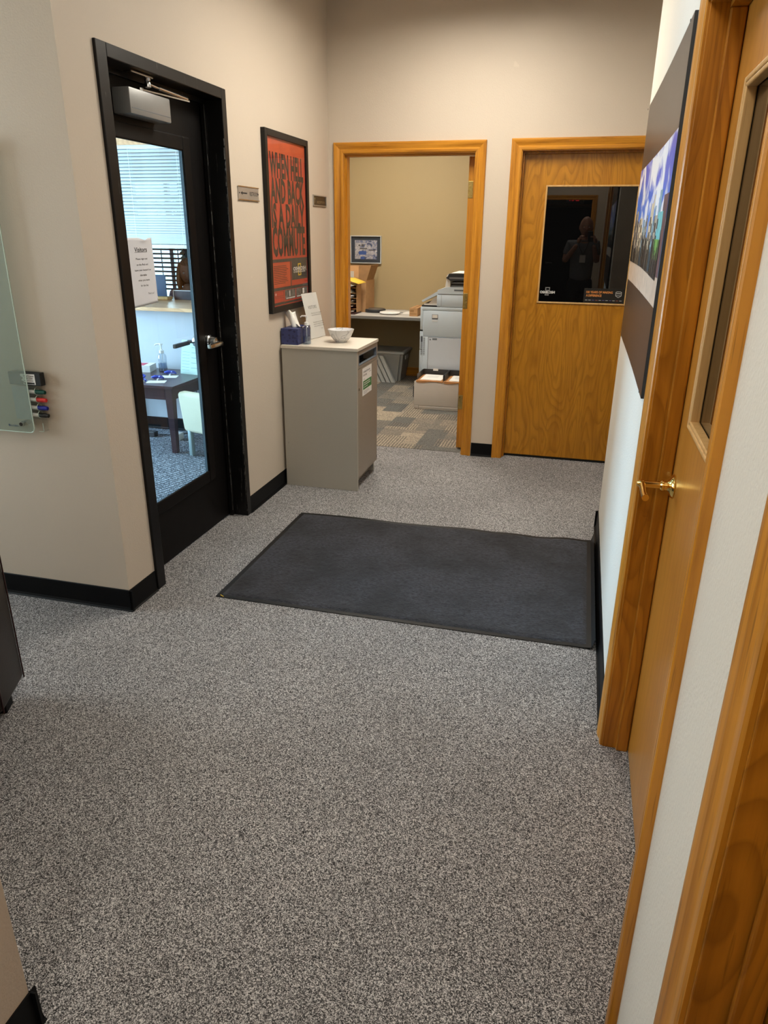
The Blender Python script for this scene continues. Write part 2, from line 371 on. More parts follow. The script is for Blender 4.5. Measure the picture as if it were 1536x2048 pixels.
def skin(name, joints, edges, mat, parent, sub=2, root=0):
    """one continuous surface grown round connected joints (x,y,z,radius)"""
    me = bpy.data.meshes.new(name+'_bones'); me.from_pydata([j[:3] for j in joints], edges, [])
    o = bpy.data.objects.new(name+'_bones', me); COL.objects.link(o)
    o.modifiers.new('skin', 'SKIN'); ss = o.modifiers.new('sub', 'SUBSURF'); ss.levels = sub; ss.render_levels = sub
    sv = me.skin_vertices[0].data
    for i, j in enumerate(joints):
        r = j[3]; sv[i].radius = (r, r) if isinstance(r, (int, float)) else r; sv[i].use_root = (i == root)
    dg = bpy.context.evaluated_depsgraph_get(); dg.update()
    m2 = bpy.data.meshes.new_from_object(o.evaluated_get(dg)); bpy.data.objects.remove(o); bpy.data.meshes.remove(me)
    po = Vector(parent.get('_org', (0, 0, 0))) if parent else Vector((0, 0, 0))
    for v in m2.vertices: v.co -= po
    m2.materials.clear(); m2.materials.append(mat)
    for p in m2.polygons: p.use_smooth = True
    m2.name = name
    r = link(bpy.data.objects.new(name, m2), parent); r['_org'] = list(po); return r

# ------------------------------------------------------------------ large structure
HC = 3.05
XL, YB, XR = -1.84, 5.385, 0.222
struct('floor', B().box(-4.3, 3.0, -6.0, 5.43, -0.05, 0), M['carpet'])
struct('floor', B().box(-5.6, -1.985, 2.645, 5.42, -0.05, 0.0005), M['carpet_v'])
struct('floor', B().box(-5.6, -2.95, 5.42, 8.6, -0.05, 0.0), M['carpet_v'])
# copy room carpet: patches of grey, taupe and beige with ribs
m, nt, bs, L = base('patchwork carpet tile'); v = coords(nt)
def bricks(w, h, off, seed, turn):
    b = N(nt, 'ShaderNodeTexBrick'); b.offset = off; b.inputs['Scale'].default_value = 1.0; b.inputs['Mortar Size'].default_value = 0.0
    b.inputs['Brick Width'].default_value = w; b.inputs['Row Height'].default_value = h; b.inputs['Color1'].default_value = (0, 0, 0, 1); b.inputs['Color2'].default_value = (1, 1, 1, 1)
    mp = N(nt, 'ShaderNodeMapping'); mp.inputs['Location'].default_value = seed; mp.inputs['Rotation'].default_value = (0, 0, turn); tc = N(nt, 'ShaderNodeTexCoord')
    L.new(tc.outputs['Object'], mp.inputs['Vector']); L.new(mp.outputs['Vector'], b.inputs['Vector']); return b.outputs['Color']
pa = bricks(0.36, 0.19, 0.5, (0.13, 0.05, 0), PI/2); pb = bricks(0.25, 0.22, 0.3, (3.3, 1.27, 0), 0); 
tone = math_n(nt, 'ADD', math_n(nt, 'MULTIPLY', pa, 0.62), math_n(nt, 'MULTIPLY', pb, 0.38))
col = ramp(nt, tone, [(0.0, (0.12, 0.125, 0.122)), (0.35, (0.17, 0.165, 0.15)), (0.55, (0.27, 0.235, 0.19)), (0.75, (0.44, 0.37, 0.28)), (1.0, (0.50, 0.42, 0.32))])
wv = N(nt, 'ShaderNodeTexWave', wave_type='BANDS', bands_direction='X'); wv.inputs['Scale'].default_value = 13.0; wv.inputs['Distortion'].default_value = 0.8; L.new(v, wv.inputs['Vector'])
ribs = math_n(nt, 'MULTIPLY', ramp(nt, pb, [(0.45, 0.0), (0.6, 1.0)]), wv.outputs['Fac'])
col = mixc(nt, math_n(nt, 'MULTIPLY', ribs, 0.7), col, (0.05, 0.05, 0.05))
grain = noise_tex(nt, v, 120, 3, 0.75)
col = mixc(nt, ramp(nt, grain, [(0.40, 0.75), (0.55, 0.0)]), col, (0.035, 0.034, 0.034))
L.new(col, bs.inputs['Base Color']); bs.inputs['Roughness'].default_value = 0.95; bump(nt, bs, grain, 0.8, 0.005)
M['carpet_copy'] = m
struct('floor', B().box(-2.95, -0.55, 5.43, 8.6, -0.05, 0.003), M['carpet_copy'])
struct('ceiling', B().box(-5.8, 3.1, -6.1, 8.7, HC, HC+0.05), M['ceil'])

# hall walls
struct('wall_left', B().box(-1.98, XL, 2.645, 2.735, 0, HC).box(-1.98, XL, 3.755, YB, 0, HC).box(-1.98, XL, 2.735, 3.755, 2.255, HC), M['wall'])
struct('wall_alcove_back', B().box(-5.6, XL, 2.505, 2.645, 0, HC), M['wall'])
struct('wall_alcove_left', B().box(-4.42, -4.3, 0.83, 0.95, 0, HC).box(-4.42, -4.3, 2.35, 2.505, 0, HC).box(-4.42, -4.3, 0.95, 2.35, 0, 0.8).box(-4.42, -4.3, 0.95, 2.35, 2.4, HC), M['wall'])
struct('wall_near_left', B().box(-4.3, -0.99, 0.70, 0.83, 0, HC).box(-1.12, -0.99, -2.1, 0.70, 0, HC), M['wall'])
struct('wall_back', B().box(-1.98, -1.75, YB, 5.505, 0, HC).box(-0.765, -0.505, YB, 5.505, 0, HC).box(0.455, 3.0, YB, 5.505, 0, HC)
       .box(-1.75, -0.765, YB, 5.505, 2.152, HC).box(-0.505, 0.455, YB, 5.505, 2.152, HC), M['wall'])
struct('wall_right', B().box(XR, 0.342, 2.142, 4.01, 0, HC).box(XR, 3.0, 4.01, 4.13, 0, HC).box(XR, 0.342, 1.142, 2.142, 2.152, HC)
       .box(XR, 0.342, 0.722, 1.142, 0, HC).box(XR, 0.342, -0.28, 0.722, 2.152, HC).box(XR, 0.342, -2.1, -0.28, 0, HC), M['wall_r'])
struct('wall_corridor_end', B().box(3.0, 3.1, 4.01, 5.505, 0, HC), M['wall'])
struct('wall_rear', B().box(-1.0, -0.98, -2.22, -2.1, 0, HC).box(0.03, 0.342, -2.22, -2.1, 0, HC).box(-0.98, 0.03, -2.22, -2.1, 2.14, HC), M['wall'])
struct('wall_rear_far', B().box(-1.6, 1.1, -6.1, -6.0, 0, HC), M['wall'])
struct('wall_rear_left', B().box(-1.6, -1.5, -6.0, -2.22, 0, HC), M['wall'])
struct('wall_rear_right', B().box(1.0, 1.1, -6.0, -2.22, 0, HC), M['wall'])
# copy room
struct('wall_copy_room_back', B().box(-2.95, -0.55, 8.5, 8.6, 0, HC), M['tan'])
struct('wall_copy_room_left', B().box(-2.95, -2.85, 5.54, 8.5, 0, HC), M['tan'])
struct('wall_copy_room_right', B().box(-0.67, -0.55, 5.505, 8.5, 0, HC), M['tan'])
# visitor room and office
struct('wall_counter', B().box(-5.6, -1.98, 5.42, 5.54, 0, 1.003).box(-5.6, -4.5, 5.42, 5.54, 1.003, HC).box(-2.45, -1.98, 5.42, 5.54, 1.003, HC).box(-4.5, -2.45, 5.42, 5.54, 2.235, HC), M['vwall'])
struct('wall_entrance', B().box(-5.72, -5.6, 2.505, 3.05, 0, HC).box(-5.72, -5.6, 5.2, 8.6, 0, HC).box(-5.72, -5.6, 3.05, 5.2, 0, 0.25).box(-5.72, -5.6, 3.05, 5.2, 2.6, HC), M['vwall'])
struct('wall_office_back', B().box(-5.6, -5.5, 8.5, 8.6, 0, HC).box(-4.79, -2.95, 8.5, 8.6, 0, HC).box(-5.5, -4.79, 8.5, 8.6, 0, 0.75).box(-5.5, -4.79, 8.5, 8.6, 2.2, HC), plain('taupe office wall', (0.20, 0.17, 0.14), 0.6))

# ---- cove baseboards
def cove(name, p0, p1, nx, ny, mat='rubber'):
    """rubber base along p0->p1 on the wall whose room side normal is (nx,ny)"""
    d = Vector((p1[0]-p0[0], p1[1]-p0[1], 0)); n = Vector((nx, ny, 0)); prof = [(0.0, 0.0), (0.016, 0.0), (0.016, 0.002), (0.010, 0.006), (0.006, 0.016), (0.0045, 0.10), (0.003, 0.102), (0.0, 0.102)]
    b = B(); lo = [b.bm.verts.new(Vector((p0[0], p0[1], z))+n*q) for q, z in prof]; hi = [b.bm.verts.new(Vector((p0[0], p0[1], z))+n*q+d) for q, z in prof]; k = len(prof)
    b.bm.faces.new(lo); b.bm.faces.new(hi[::-1])
    for i in range(k): b.bm.faces.new((lo[i], hi[i], hi[(i+1) % k], lo[(i+1) % k]))
    return struct(name, b, M[mat])
cove('baseboard_alcove', (-4.3, 2.505), (XL+0.016, 2.505), 0, -1)
cove('baseboard_left', (XL, 2.495), (XL, 2.712), 1, 0)
cove('baseboard_left', (XL, 3.773), (XL, YB), 1, 0)
cove('baseboard_back', (-0.716, YB), (-0.548, YB), 0, -1)
cove('baseboard_right', (XR, 2.195), (XR, 4.146), -1, 0)
cove('baseboard_right', (XR, 0.79), (XR, 1.075), -1, 0)
cove('baseboard_right_end', (XR-0.016, 4.13), (3.0, 4.13), 0, 1)
cove('baseboard_near_left', (-0.99, -2.1), (-0.99, 0.846), 1, 0)
cove('baseboard_near_left', (-4.3, 0.83), (-0.974, 0.83), 0, 1)
cove('baseboard_counter', (-5.6, 5.42), (-1.98, 5.42), 0, -1)
struct('baseboard_copy_room', B().box(-2.85, -0.67, 8.485, 8.5, 0.012, 0.10, 0.003).box(-2.85, -0.67, 8.470, 8.485, 0.003, 0.012), M['oak_x'])

# ---- cased openings
PROF = [(0.0, 0.0), (0.0, 0.008), (0.006, 0.0115), (0.020, 0.012), (0.024, 0.0095), (0.030, 0.0105), (0.046, 0.016), (0.060, 0.0185), (0.068, 0.0185), (0.0705, 0.016), (0.0705, 0.0)]
def casing(parent, P, u0, u1, zt, mats):
    """mitred moulded casing; P maps (u, z, proud) to the world"""
    def run(pts_a, pts_b, name, mat):
        b = B(); lo = [b.bm.verts.new(Vector(p)) for p in pts_a]; hi = [b.bm.verts.new(Vector(p)) for p in pts_b]; n = len(lo)
        b.bm.faces.new(lo); b.bm.faces.new(hi[::-1])
        for i in range(n): b.bm.faces.new((lo[i], hi[i], hi[(i+1) % n], lo[(i+1) % n]))
        struct(name, b, mat, parent)
    run([P(u0-w, 0, p) for w, p in PROF], [P(u0-w, zt+w, p) for w, p in PROF], 'casing_upright', mats[0])
    run([P(u1+w, 0, p) for w, p in PROF], [P(u1+w, zt+w, p) for w, p in PROF], 'casing_upright', mats[0])
    run([P(u0-w, zt+w, p) for w, p in PROF], [P(u1+w, zt+w, p) for w, p in PROF], 'casing_head', mats[1])
def trim(name):
    o = link(bpy.data.objects.new(name, None)); o['kind'] = 'structure'; o['_org'] = [0, 0, 0]; return o
Pback = lambda u, z, p: (u, YB-p, z)
t1 = trim('trim_1')
casing(t1, Pback, -1.729, -0.790, 2.128, (M['oak_z'], M['oak_x']))
struct('jamb', B().box(-1.75, -1.724, YB-0.002, 5.507, 0, 2.152), M['oak_z'], t1)
struct('jamb', B().box(-0.795, -0.765, YB-0.002, 5.507, 0, 2.152), M['oak_z'], t1)
struct('jamb_head', B().box(-1.724, -0.795, YB-0.002, 5.507, 2.122, 2.152), M['oak_x'], t1)
struct('stop', B().box(-1.724, -1.712, 5.41, 5.455, 0.003, 2.122), M['oak_z'], t1)
struct('stop_head', B().box(-1.712, -0.795, 5.41, 5.455, 2.110, 2.122), M['oak_x'], t1)
t2 = trim('trim_2')
casing(t2, Pback, -0.483, 0.433, 2.132, (M['oak_z'], M['oak_x']))
struct('jamb', B().box(-0.505, -0.478, YB-0.002, 5.507, 0, 2.152), M['oak_jamb'], t2)
struct('jamb', B().box(0.428, 0.455, YB-0.002, 5.507, 0, 2.152), M['oak_jamb'], t2)
struct('jamb_head', B().box(-0.478, 0.428, YB-0.002, 5.507, 2.127, 2.152), M['oak_jamb'], t2)
struct('stop', B().box(-0.478, -0.466, 5.43, 5.458, 0, 2.127), M['oak_jamb'], t2)
struct('stop_head', B().box(-0.466, 0.428, 5.43, 5.458, 2.115, 2.127), M['oak_jamb'], t2)
Pright = lambda u, z, p: (XR-p, u, z)
for nm, ya, yb in (('trim_3', 1.165, 2.118), ('trim_4', -0.255, 0.700)):
    t = trim(nm)
    casing(t, Pright, ya, yb, 2.128, (M['oak_z'], M['oak_y']))
    for y0, y1, s in ((ya-0.022, ya+0.005, 1), (yb-0.005, yb+0.022, -1)):
        struct('jamb', B().box(XR-0.002, 0.344, y0, y1, 0, 2.152, 0.002), M['oak_jamb'], t)
        yi = y1 if s > 0 else y0
        struct('stop', B().box(0.264, 0.301, min(yi, yi+0.012*s), max(yi, yi+0.012*s), 0, 2.110, 0.004), M['oak_jamb'], t)
    struct('jamb_head', B().box(XR-0.002, 0.344, ya+0.005, yb-0.005, 2.122, 2.152), M['oak_jamb'], t)
    struct('stop_head', B().box(0.264, 0.301, ya+0.005, yb-0.005, 2.110, 2.122), M['oak_jamb'], t)
t5 = trim('trim_5')
casing(t5, lambda u, z, p: (u, -2.1+p, z), -0.965, 0.015, 2.125, (M['oak_z'], M['oak_x']))
struct('jamb', B().box(0.005, 0.03, -2.222, -2.098, 0, 2.14), M['oak_z'], t5)
struct('jamb', B().box(-0.98, -0.955, -2.222, -2.098, 0, 2.14), M['oak_z'], t5)
t6 = trim('trim_6')
casing(t6, lambda u, z, p: (u, -6.0+p, z), -0.90, 0.02, 2.13, (M['oak_z'], M['oak_x']))
# counter window header trim
t7 = trim('trim_7')
struct('casing_head', B().box(-4.56, -2.39, 5.398, 5.42, 2.215, 2.29, 0.004), M['oak_shelf'], t7)

# ---- doors
def bead(parent, u0, u1, z0, z1, w, f, mat):
    """four glazing beads round a lite; f maps (u0,u1,z0,z1) to a box"""
    for q in ((u0-w, u0, z0-w, z1+w), (u1, u1+w, z0-w, z1+w), (u0, u1, z0-w, z0), (u0, u1, z1, z1+w)):
        struct('glazing_bead', B().box(*f(*q), 0.003), mat, parent)
def leaf(nm, f, u0, u1, zb, zt, g, mat):
    """door leaf with a rectangular lite g=(u0,u1,z0,z1)"""
    b = B(); b.box(*f(u0, g[0], zb, zt)); b.box(*f(g[1], u1, zb, zt)); b.box(*f(g[0], g[1], zb, g[2])); b.box(*f(g[0], g[1], g[3], zt))
    bmesh.ops.remove_doubles(b.bm, verts=b.bm.verts, dist=0.0005)
    return struct(nm, b, mat)
# door 1: black entrance door with a full lite
fb = lambda u0, u1, z0, z1: (-1.99, -1.945, u0, u1, z0, z1)
d1 = leaf('door_1', fb, 2.786, 3.722, 0.006, 2.222, (2.850, 3.548, 0.300, 2.025), M['black_door'])
for q in ((2.835, 2.900, 0.287, 2.038), (3.488, 3.556, 0.287, 2.038), (2.900, 3.488, 0.287, 0.352), (2.900, 3.488, 1.973, 2.038)):
    struct('glazing_bead', B().box(-1.9465, -1.931, q[0], q[1], q[2], q[3], 0.006, 3), M['black_door'], d1)
gl1 = struct('pane', B().box(-1.9515, -1.9475, 2.845, 3.553, 0.295, 2.030), M['glass'], d1)
struct('painted_daylight', B().box(-1.9895, -1.9525, 3.5455, 3.5478, 0.302, 2.023), plain('grey blue gasket', (0.22, 0.32, 0.42), 0.4), d1)  # daylight on the door reveal, put into the strip's grey blue colour
frm = trim('trim_8')
struct('frame_upright', B().box(-1.992, XL+0.012, 2.716, 2.783, 0, 2.275, 0.003), M['black_frame'], frm)
struct('frame_upright', B().box(-1.940, XL+0.012, 3.726, 3.772, 0, 2.275, 0.003).box(-1.992, -1.930, 3.7265, 3.772, 0, 2.275), M['black_frame'], frm)
struct('frame_head', B().box(-1.992, XL+0.012, 2.783, 3.726, 2.226, 2.275, 0.003), M['black_frame'], frm)
struct('frame_stop', B().box(-1.940, -1.925, 2.783, 3.726, 2.205, 2.226), M['black_frame'], frm)
struct('frame_stop', B().box(-1.940, -1.918, 3.704, 3.726, 0, 2.205, 0.002), M['black_frame'], frm)
# scuffed paint on the latch jamb: small bare patches on its edges
b = B(); rnd = random.Random(3)
for i in range(260):
    z = 0.03+2.0*rnd.random()**1.6; h = rnd.uniform(0.004, 0.055); w = rnd.uniform(0.0012, 0.0060)
    e = rnd.choice((0, 0, 1))
    if e == 0:
        x = XL+0.0122-w*0.5; b.box(x-w, x+0.0003, 3.7252, 3.7262, z, z+h)
    else: b.box(-1.9180-0.0002, -1.9180+0.0006, 3.7035, 3.7035+w, z, z+h)
struct('scuff_mark', b, M['scuff'], frm)
# lever set, hall side and room side
h1 = struct('door_handle', B().lathe([(0.036, -1.945), (0.036, -1.936), (0.030, -1.930), (0.027, -1.905), (0.024, -1.897), (0.012, -1.893)], (0, 3.617, 1.052), 0, 28), M['chrome'], d1, 35)
struct('lever', B().tube([(-1.90, 3.617, 1.050), (-1.872, 3.617, 1.046)], 0.010, 12).box(-1.884, -1.862, 3.485, 3.629, 1.034, 1.056, 0.004), M['chrome'], h1, 35)
h1b = struct('door_handle', B().lathe([(0.036, -1.990), (0.036, -1.999), (0.027, -2.020), (0.012, -2.03)], (0, 3.600, 1.052), 0, 24), M['chrome'], d1, 35)
struct('lever', B().tube([(-2.02, 3.600, 1.050), (-2.062, 3.600, 1.048)], 0.009, 12).box(-2.072, -2.054, 3.455, 3.612, 1.030, 1.052, 0.004), M['copier_line'], h1b, 35)
# closer
c1 = struct('door_closer', B().box(-1.945, -1.862, 2.962, 3.280, 2.063, 2.160, 0.006), M['alu'], d1, 35)
struct('cover_seam', B().box(-1.8625, -1.8612, 2.972, 3.276, 2.084, 2.0865), M['copier_line'], c1)
struct('closer_arm', B().tube([(-1.915, 3.135, 2.158), (-1.915, 3.135, 2.182)], 0.013, 12).hexa([(-1.925, 3.130, 2.172), (-1.905, 3.130, 2.172), (-1.872, 3.478, 2.176), (-1.892, 3.478, 2.176), (-1.925, 3.130, 2.178), (-1.905, 3.130, 2.178), (-1.872, 3.478, 2.182), (-1.892, 3.478, 2.182)]), M['chrome'], c1, 35)
struct('closer_rod', B().tube([(-1.882, 3.47, 2.188), (-1.880, 3.30, 2.192), (-1.879, 3.22, 2.193)], 0.0085, 12).tube([(-1.879, 3.22, 2.193), (-1.878, 3.145, 2.196)], 0.005, 10), M['chrome'], c1, 35)
struct('closer_shoe', B().lathe([(0.006, 2.180), (0.013, 2.183), (0.013, 2.198), (0.010, 2.205), (0.013, 2.210), (0.013, 2.2155)], (-1.878, 3.135, 0), 2, 20).box(-1.896, -1.860, 2.99, 3.15, 2.2155, 2.222), M['chrome'], c1, 35)

# door 2: oak veneer door with a dark lite in the back wall
f2 = lambda u0, u1, z0, z1: (u0, u1, 5.459, 5.503, z0, z1)
d2 = leaf('door_2', f2, -0.475, 0.425, 0.020, 2.124, (-0.300, 0.286, 1.164, 1.912), M['oak_door'])
bead(d2, -0.300, 0.286, 1.164, 1.912, 0.011, lambda u0, u1, z0, z1: (u0, u1, 5.452, 5.470, z0, z1), M['oak_bead'])
g2 = struct('pane', B().box(-0.300, 0.286, 5.466, 5.472, 1.164, 1.912), M['dark_glass'], d2)
struct('threshold_gap', B().box(-0.475, 0.425, 5.463, 5.50, 0.001, 0.019), M['void'], d2)
K = M['white']; orange = plain('orange print', (0.72, 0.27, 0.06), 0.5)
grey_em = plain('grey emblem print', (0.16, 0.16, 0.16), 0.5)
s0 = -0.205
YG = 5.4655
def rrect(b, u0, u1, z0, z1, w, y):
    b.box(u0, u1, y-0.0006, y, z0, z0+w).box(u0, u1, y-0.0006, y, z1-w, z1).box(u0, u0+w, y-0.0006, y, z0+w, z1-w).box(u1-w, u1, y-0.0006, y, z0+w, z1-w); return b
em = struct('emblem', rrect(rrect(B(), -0.259, -0.226, 1.238, 1.262, 0.006, YG), -0.259, -0.232, 1.205, 1.218, 0.005, YG), grey_em, d2)
text('OSHKOSH', K, d2, (-0.2425, YG, 1.2285), (1, 0, 0), (0, 0, 1), 0.103, 0.0165, 0.02, t=0.0012)
st = struct('sticker', B().box(0.010, 0.284, YG-0.0008, YG, 1.166, 1.263), plain('black sticker', (0.006, 0.0055, 0.005), 0.35), d2)
text('100 YEARS OF MAKING', orange, st, (0.026, YG-0.0008, 1.2375), (1, 0, 0), (0, 0, 1), 0.178, 0.0145, 0.02, 'LEFT')
text('A DIFFERENCE', orange, st, (0.026, YG-0.0008, 1.2145), (1, 0, 0), (0, 0, 1), 0.105, 0.0145, 0.02, 'LEFT')
b = B(); cxs, czs = 0.244, 1.225
outer = [(-0.020, 0.016), (-0.012, 0.020), (0.012, 0.020), (0.020, 0.016), (0.020, -0.010), (0.0, -0.022), (-0.020, -0.010)]
for (a0, c0), (a1, c1_) in zip(outer, outer[1:]+outer[:1]):
    b.slab([(cxs+a0, YG-0.0008, czs+c0), (cxs+a1, YG-0.0008, czs+c1_), (cxs+a1*0.86, YG-0.0008, czs+c1_*0.86), (cxs+a0*0.86, YG-0.0008, czs+c0*0.86)], (0, -1, 0), 0.0005)
b.box(cxs-0.015, cxs+0.015, YG-0.0014, YG-0.0008, czs+0.004, czs+0.009).box(cxs-0.015, cxs+0.015, YG-0.0014, YG-0.0008, czs-0.009, czs-0.006)
struct('shield', b, plain('pale print', (0.45, 0.45, 0.45), 0.5), st)
rl = random.Random(5)
for i in range(11):
    u = 0.022+i*0.0232; bars(plain('logo strip %d' % i, rl.choice([(0.10, 0.09, 0.25), (0.35, 0.35, 0.35), (0.45, 0.45, 0.45), (0.3, 0.08, 0.06)]), 0.5), st, [(u, u+0.016, 1.181, 1.1845)], (0, YG-0.0008, 0), (1, 0, 0), (0, 0, 1), 0.0006, 'small_logo')

# open door leaf of the copy room, seen edge on, with hinge plates
d5 = struct('door_5', B().box(-0.853, -0.808, 5.512, 6.42, 0.018, 2.112, 0.0015), M['oak_z'])
def hinge(z0, z1, par):
    h = struct('hinge', B().box(-0.852, -0.818, 5.5095, 5.513, z0, z1, 0.0012), M['brass_dull'], par)
    for z in (z0+0.018, (z0+z1)/2-0.008, (z0+z1)/2+0.012, z1-0.018):
        struct('screw', B().lathe([(0.0035, 5.5098), (0.0035, 5.5085)], (-0.836+(0.008 if int(z*1000) % 2 else -0.006), 0, z), 1, 10), M['brass'], h)
    return h
for z in (1.90, 1.145, 0.385): hinge(z-0.055, z+0.055, d5)

# door 3 and door 4 on the right wall
f3 = lambda u0, u1, z0, z1: (0.303, 0.347, u0, u1, z0, z1)
for nm, ya, yb, hand in (('door_3', 1.172, 2.110, 1), ('door_4', -0.248, 0.692, 0)):
    g = (yb-0.745, yb-0.158, 1.164, 1.932)
    d = leaf(nm, f3, ya, yb, 0.010, 2.118, g, M['oak_door3'] if hand else M['oak_door'])
    bead(d, *g, 0.011, lambda u0, u1, z0, z1: (0.297, 0.345, u0, u1, z0, z1), M['oak_bead'])
    struct('pane', B().box(0.324, 0.328, g[0], g[1], g[2], g[3]), M['dark_glass'], d)
    for u0, u1, z0, z1 in ((g[1]-0.012, g[1]-0.0002, g[2], g[3]), (g[0], g[1], g[2], g[2]+0.010), (g[0], g[1], g[3]-0.010, g[3])):
        struct('glazing_bead', B().box(0.299, 0.3235, u0, u1, z0, z1, 0.003), M['oak_bead'], d)
    if hand:
        hz, hy = 0.962, 2.050
        hd = struct('door_handle', B().lathe([(0.033, 0.303), (0.034, 0.300), (0.031, 0.295), (0.020, 0.290), (0.0135, 0.284), (0.0135, 0.277), (0.016, 0.275), (0.016, 0.270), (0.012, 0.266)], (0, hy, hz), 0, 28), M['brass'], d, 35)
        struct('lever', B().tube([(0.268, hy, hz), (0.222, hy, hz)], 0.0105, 16).lathe([(0.010, 0.224), (0.013, 0.222), (0.013, 0.212), (0.008, 0.209), (0.007, 0.204)], (0, hy, hz), 0, 20)
               .tube([(0.2175, hy-0.004, hz), (0.2175, hy-0.03, hz-0.001), (0.218, hy-0.075, hz-0.004), (0.220, hy-0.11, hz-0.004)], [0.0095, 0.0085, 0.008, 0.0095], 12), M['brass'], hd, 35)
        struct('latch_plate', B().box(0.303, 0.330, 2.1095, 2.111, 0.93, 0.99), M['brass_dull'], d)
# rear door seen only mirrored in the dark lite, with an exit sign above it
d6 = struct('door_6', B().box(-0.90, 0.02, -5.99, -5.95, 0.01, 2.12), M['black_door'])
struct('door_handle', B().lathe([(0.03, -5.95), (0.03, -5.935), (0.012, -5.92)], (-0.83, 0, 1.02), 1, 20).box(-0.84, -0.70, -5.925, -5.905, 1.01, 1.035, 0.004), M['chrome'], d6)

# ---- windows
def window(nm, f, u0, u1, z0, z1, mull):
    w = struct(nm, B().box(*f(u0, u0+0.05, z0, z1, 0.03)).box(*f(u1-0.05, u1, z0, z1, 0.03)).box(*f(u0+0.05, u1-0.05, z0, z0+0.05, 0.03)).box(*f(u0+0.05, u1-0.05, z1-0.05, z1, 0.03)), M['alu'])
    for u in mull: struct('mullion', B().box(*f(u-0.025, u+0.025, z0+0.05, z1-0.05, 0.028)), M['alu'], w)
    struct('pane', B().box(*f(u0+0.05, u1-0.05, z0+0.05, z1-0.05, 0.003)), M['glass'], w); return w
window('window_1', lambda u0, u1, z0, z1, d: (-5.66-d, -5.66+d, u0, u1, z0, z1), 3.05, 5.2, 0.25, 2.6, (4.1,))
window('window_2', lambda u0, u1, z0, z1, d: (u0, u1, 8.55-d, 8.55+d, z0, z1), -5.5, -4.79, 0.75, 2.2, (-5.0,))

window('added_window_3', lambda u0, u1, z0, z1, d: (-4.36-d, -4.36+d, u0, u1, z0, z1), 0.95, 2.35, 0.8, 2.4, (1.65,))  # unseen window, added to let daylight onto the right wall
# ---- ceiling troffers (each gives its own light)
def troffer(x, y, lx, ly, label, power=1.0):
    t = thing('ceiling_light', (x, y, HC), label, 'ceiling light', None)
    b = B(); w = 0.03
    for q in ((x-lx/2-w, x-lx/2, y-ly/2-w, y+ly/2+w), (x+lx/2, x+lx/2+w, y-ly/2-w, y+ly/2+w), (x-lx/2, x+lx/2, y-ly/2-w, y-ly/2), (x-lx/2, x+lx/2, y+ly/2, y+ly/2+w)):
        b.box(q[0], q[1], q[2], q[3], HC-0.09, HC)
    obj('frame', b, M['white_gloss'], t)
    obj('diffuser', B().box(x-lx/2, x+lx/2, y-ly/2, y+ly/2, HC-0.008, HC-0.002), emit('lamp diffuser %.1f' % power, (1.0, 0.935, 0.81), LAMP*power), t)
troffer(-0.75, 4.15, 0.6, 1.2, 'recessed ceiling panel light over the entrance mat', 1.58)
troffer(-0.55, 1.3, 0.6, 1.2, 'recessed ceiling panel light over the near hall floor', 0.50)
troffer(-0.4, -1.05, 0.6, 1.2, 'recessed ceiling panel light behind the photographer', 0.9)
troffer(-2.9, 1.6, 0.6, 1.2, 'recessed ceiling panel light over the armchair alcove', 0.12)
troffer(-1.9, 6.9, 0.6, 1.2, 'recessed ceiling panel light over the copier', 2.0)
troffer(1.7, 4.75, 1.2, 0.6, 'recessed ceiling panel light in the side corridor', 0.4)
struct('wall_dark_room_back', B().box(-0.55, 3.1, 6.6, 6.7, 0, HC).box(3.0, 3.1, 5.505, 6.6, 0, HC), M['wall'])
struct('floor', B().box(-0.55, 3.1, 5.43, 6.7, -0.05, -0.0005), M['carpet'])
struct('wall_right_rooms_back', B().box(1.1, 1.2, -2.1, 4.01, 0, HC).box(0.342, 1.2, -2.22, -2.1, 0, HC), M['wall'])

# ------------------------------------------------------------------ hall things
# --- entrance mat with a rubber border, rippled and curled against the right wall
MX0, MX1, MY0, MY1 = -1.535, 0.190, 2.727, 3.868
def mat_z(x, y):
    e = max(0, (x-0.02)/0.17)
    rip = 0.010*math.exp(-((y-MY1)/0.22)**2)*(0.5+0.5*math.sin(x*22+0.6))*max(0, (x+0.75)/0.95) if x > -0.75 else 0
    return rip + 0.006*e*e + 0.010*math.exp(-((y-MY0)/0.10)**2)*e*(0.5+0.5*math.sin(x*30))
def mat_y(x, y): return y + (0.022*(x-MX0)/(MX1-MX0))*(y-MY0)/(MY1-MY0) + 0.006*math.sin(x*9)*max(0, (y-MY1+0.2)/0.2)
mt = thing('floor_mat', (-0.67, 3.3, 0), 'dark charcoal entrance mat with a black rubber border lying on the hall carpet', 'mat')
bd = 0.024
def mp(u, v): 
    x = MX0+u*(MX1-MX0); y = MY0+v*(MY1-MY0); return x, y
b = B(); b.grid(90, 50, lambda u, v: (mp(u, v)[0], mat_y(*mp(u, v)), mat_z(*mp(u, v))+0.0035))
g = bmesh.ops.extrude_face_region(b.bm, geom=b.bm.faces[:]); 
for v_ in [e for e in g['geom'] if isinstance(e, bmesh.types.BMVert)]: v_.co.z = max(v_.co.z-0.003, 0.0004)
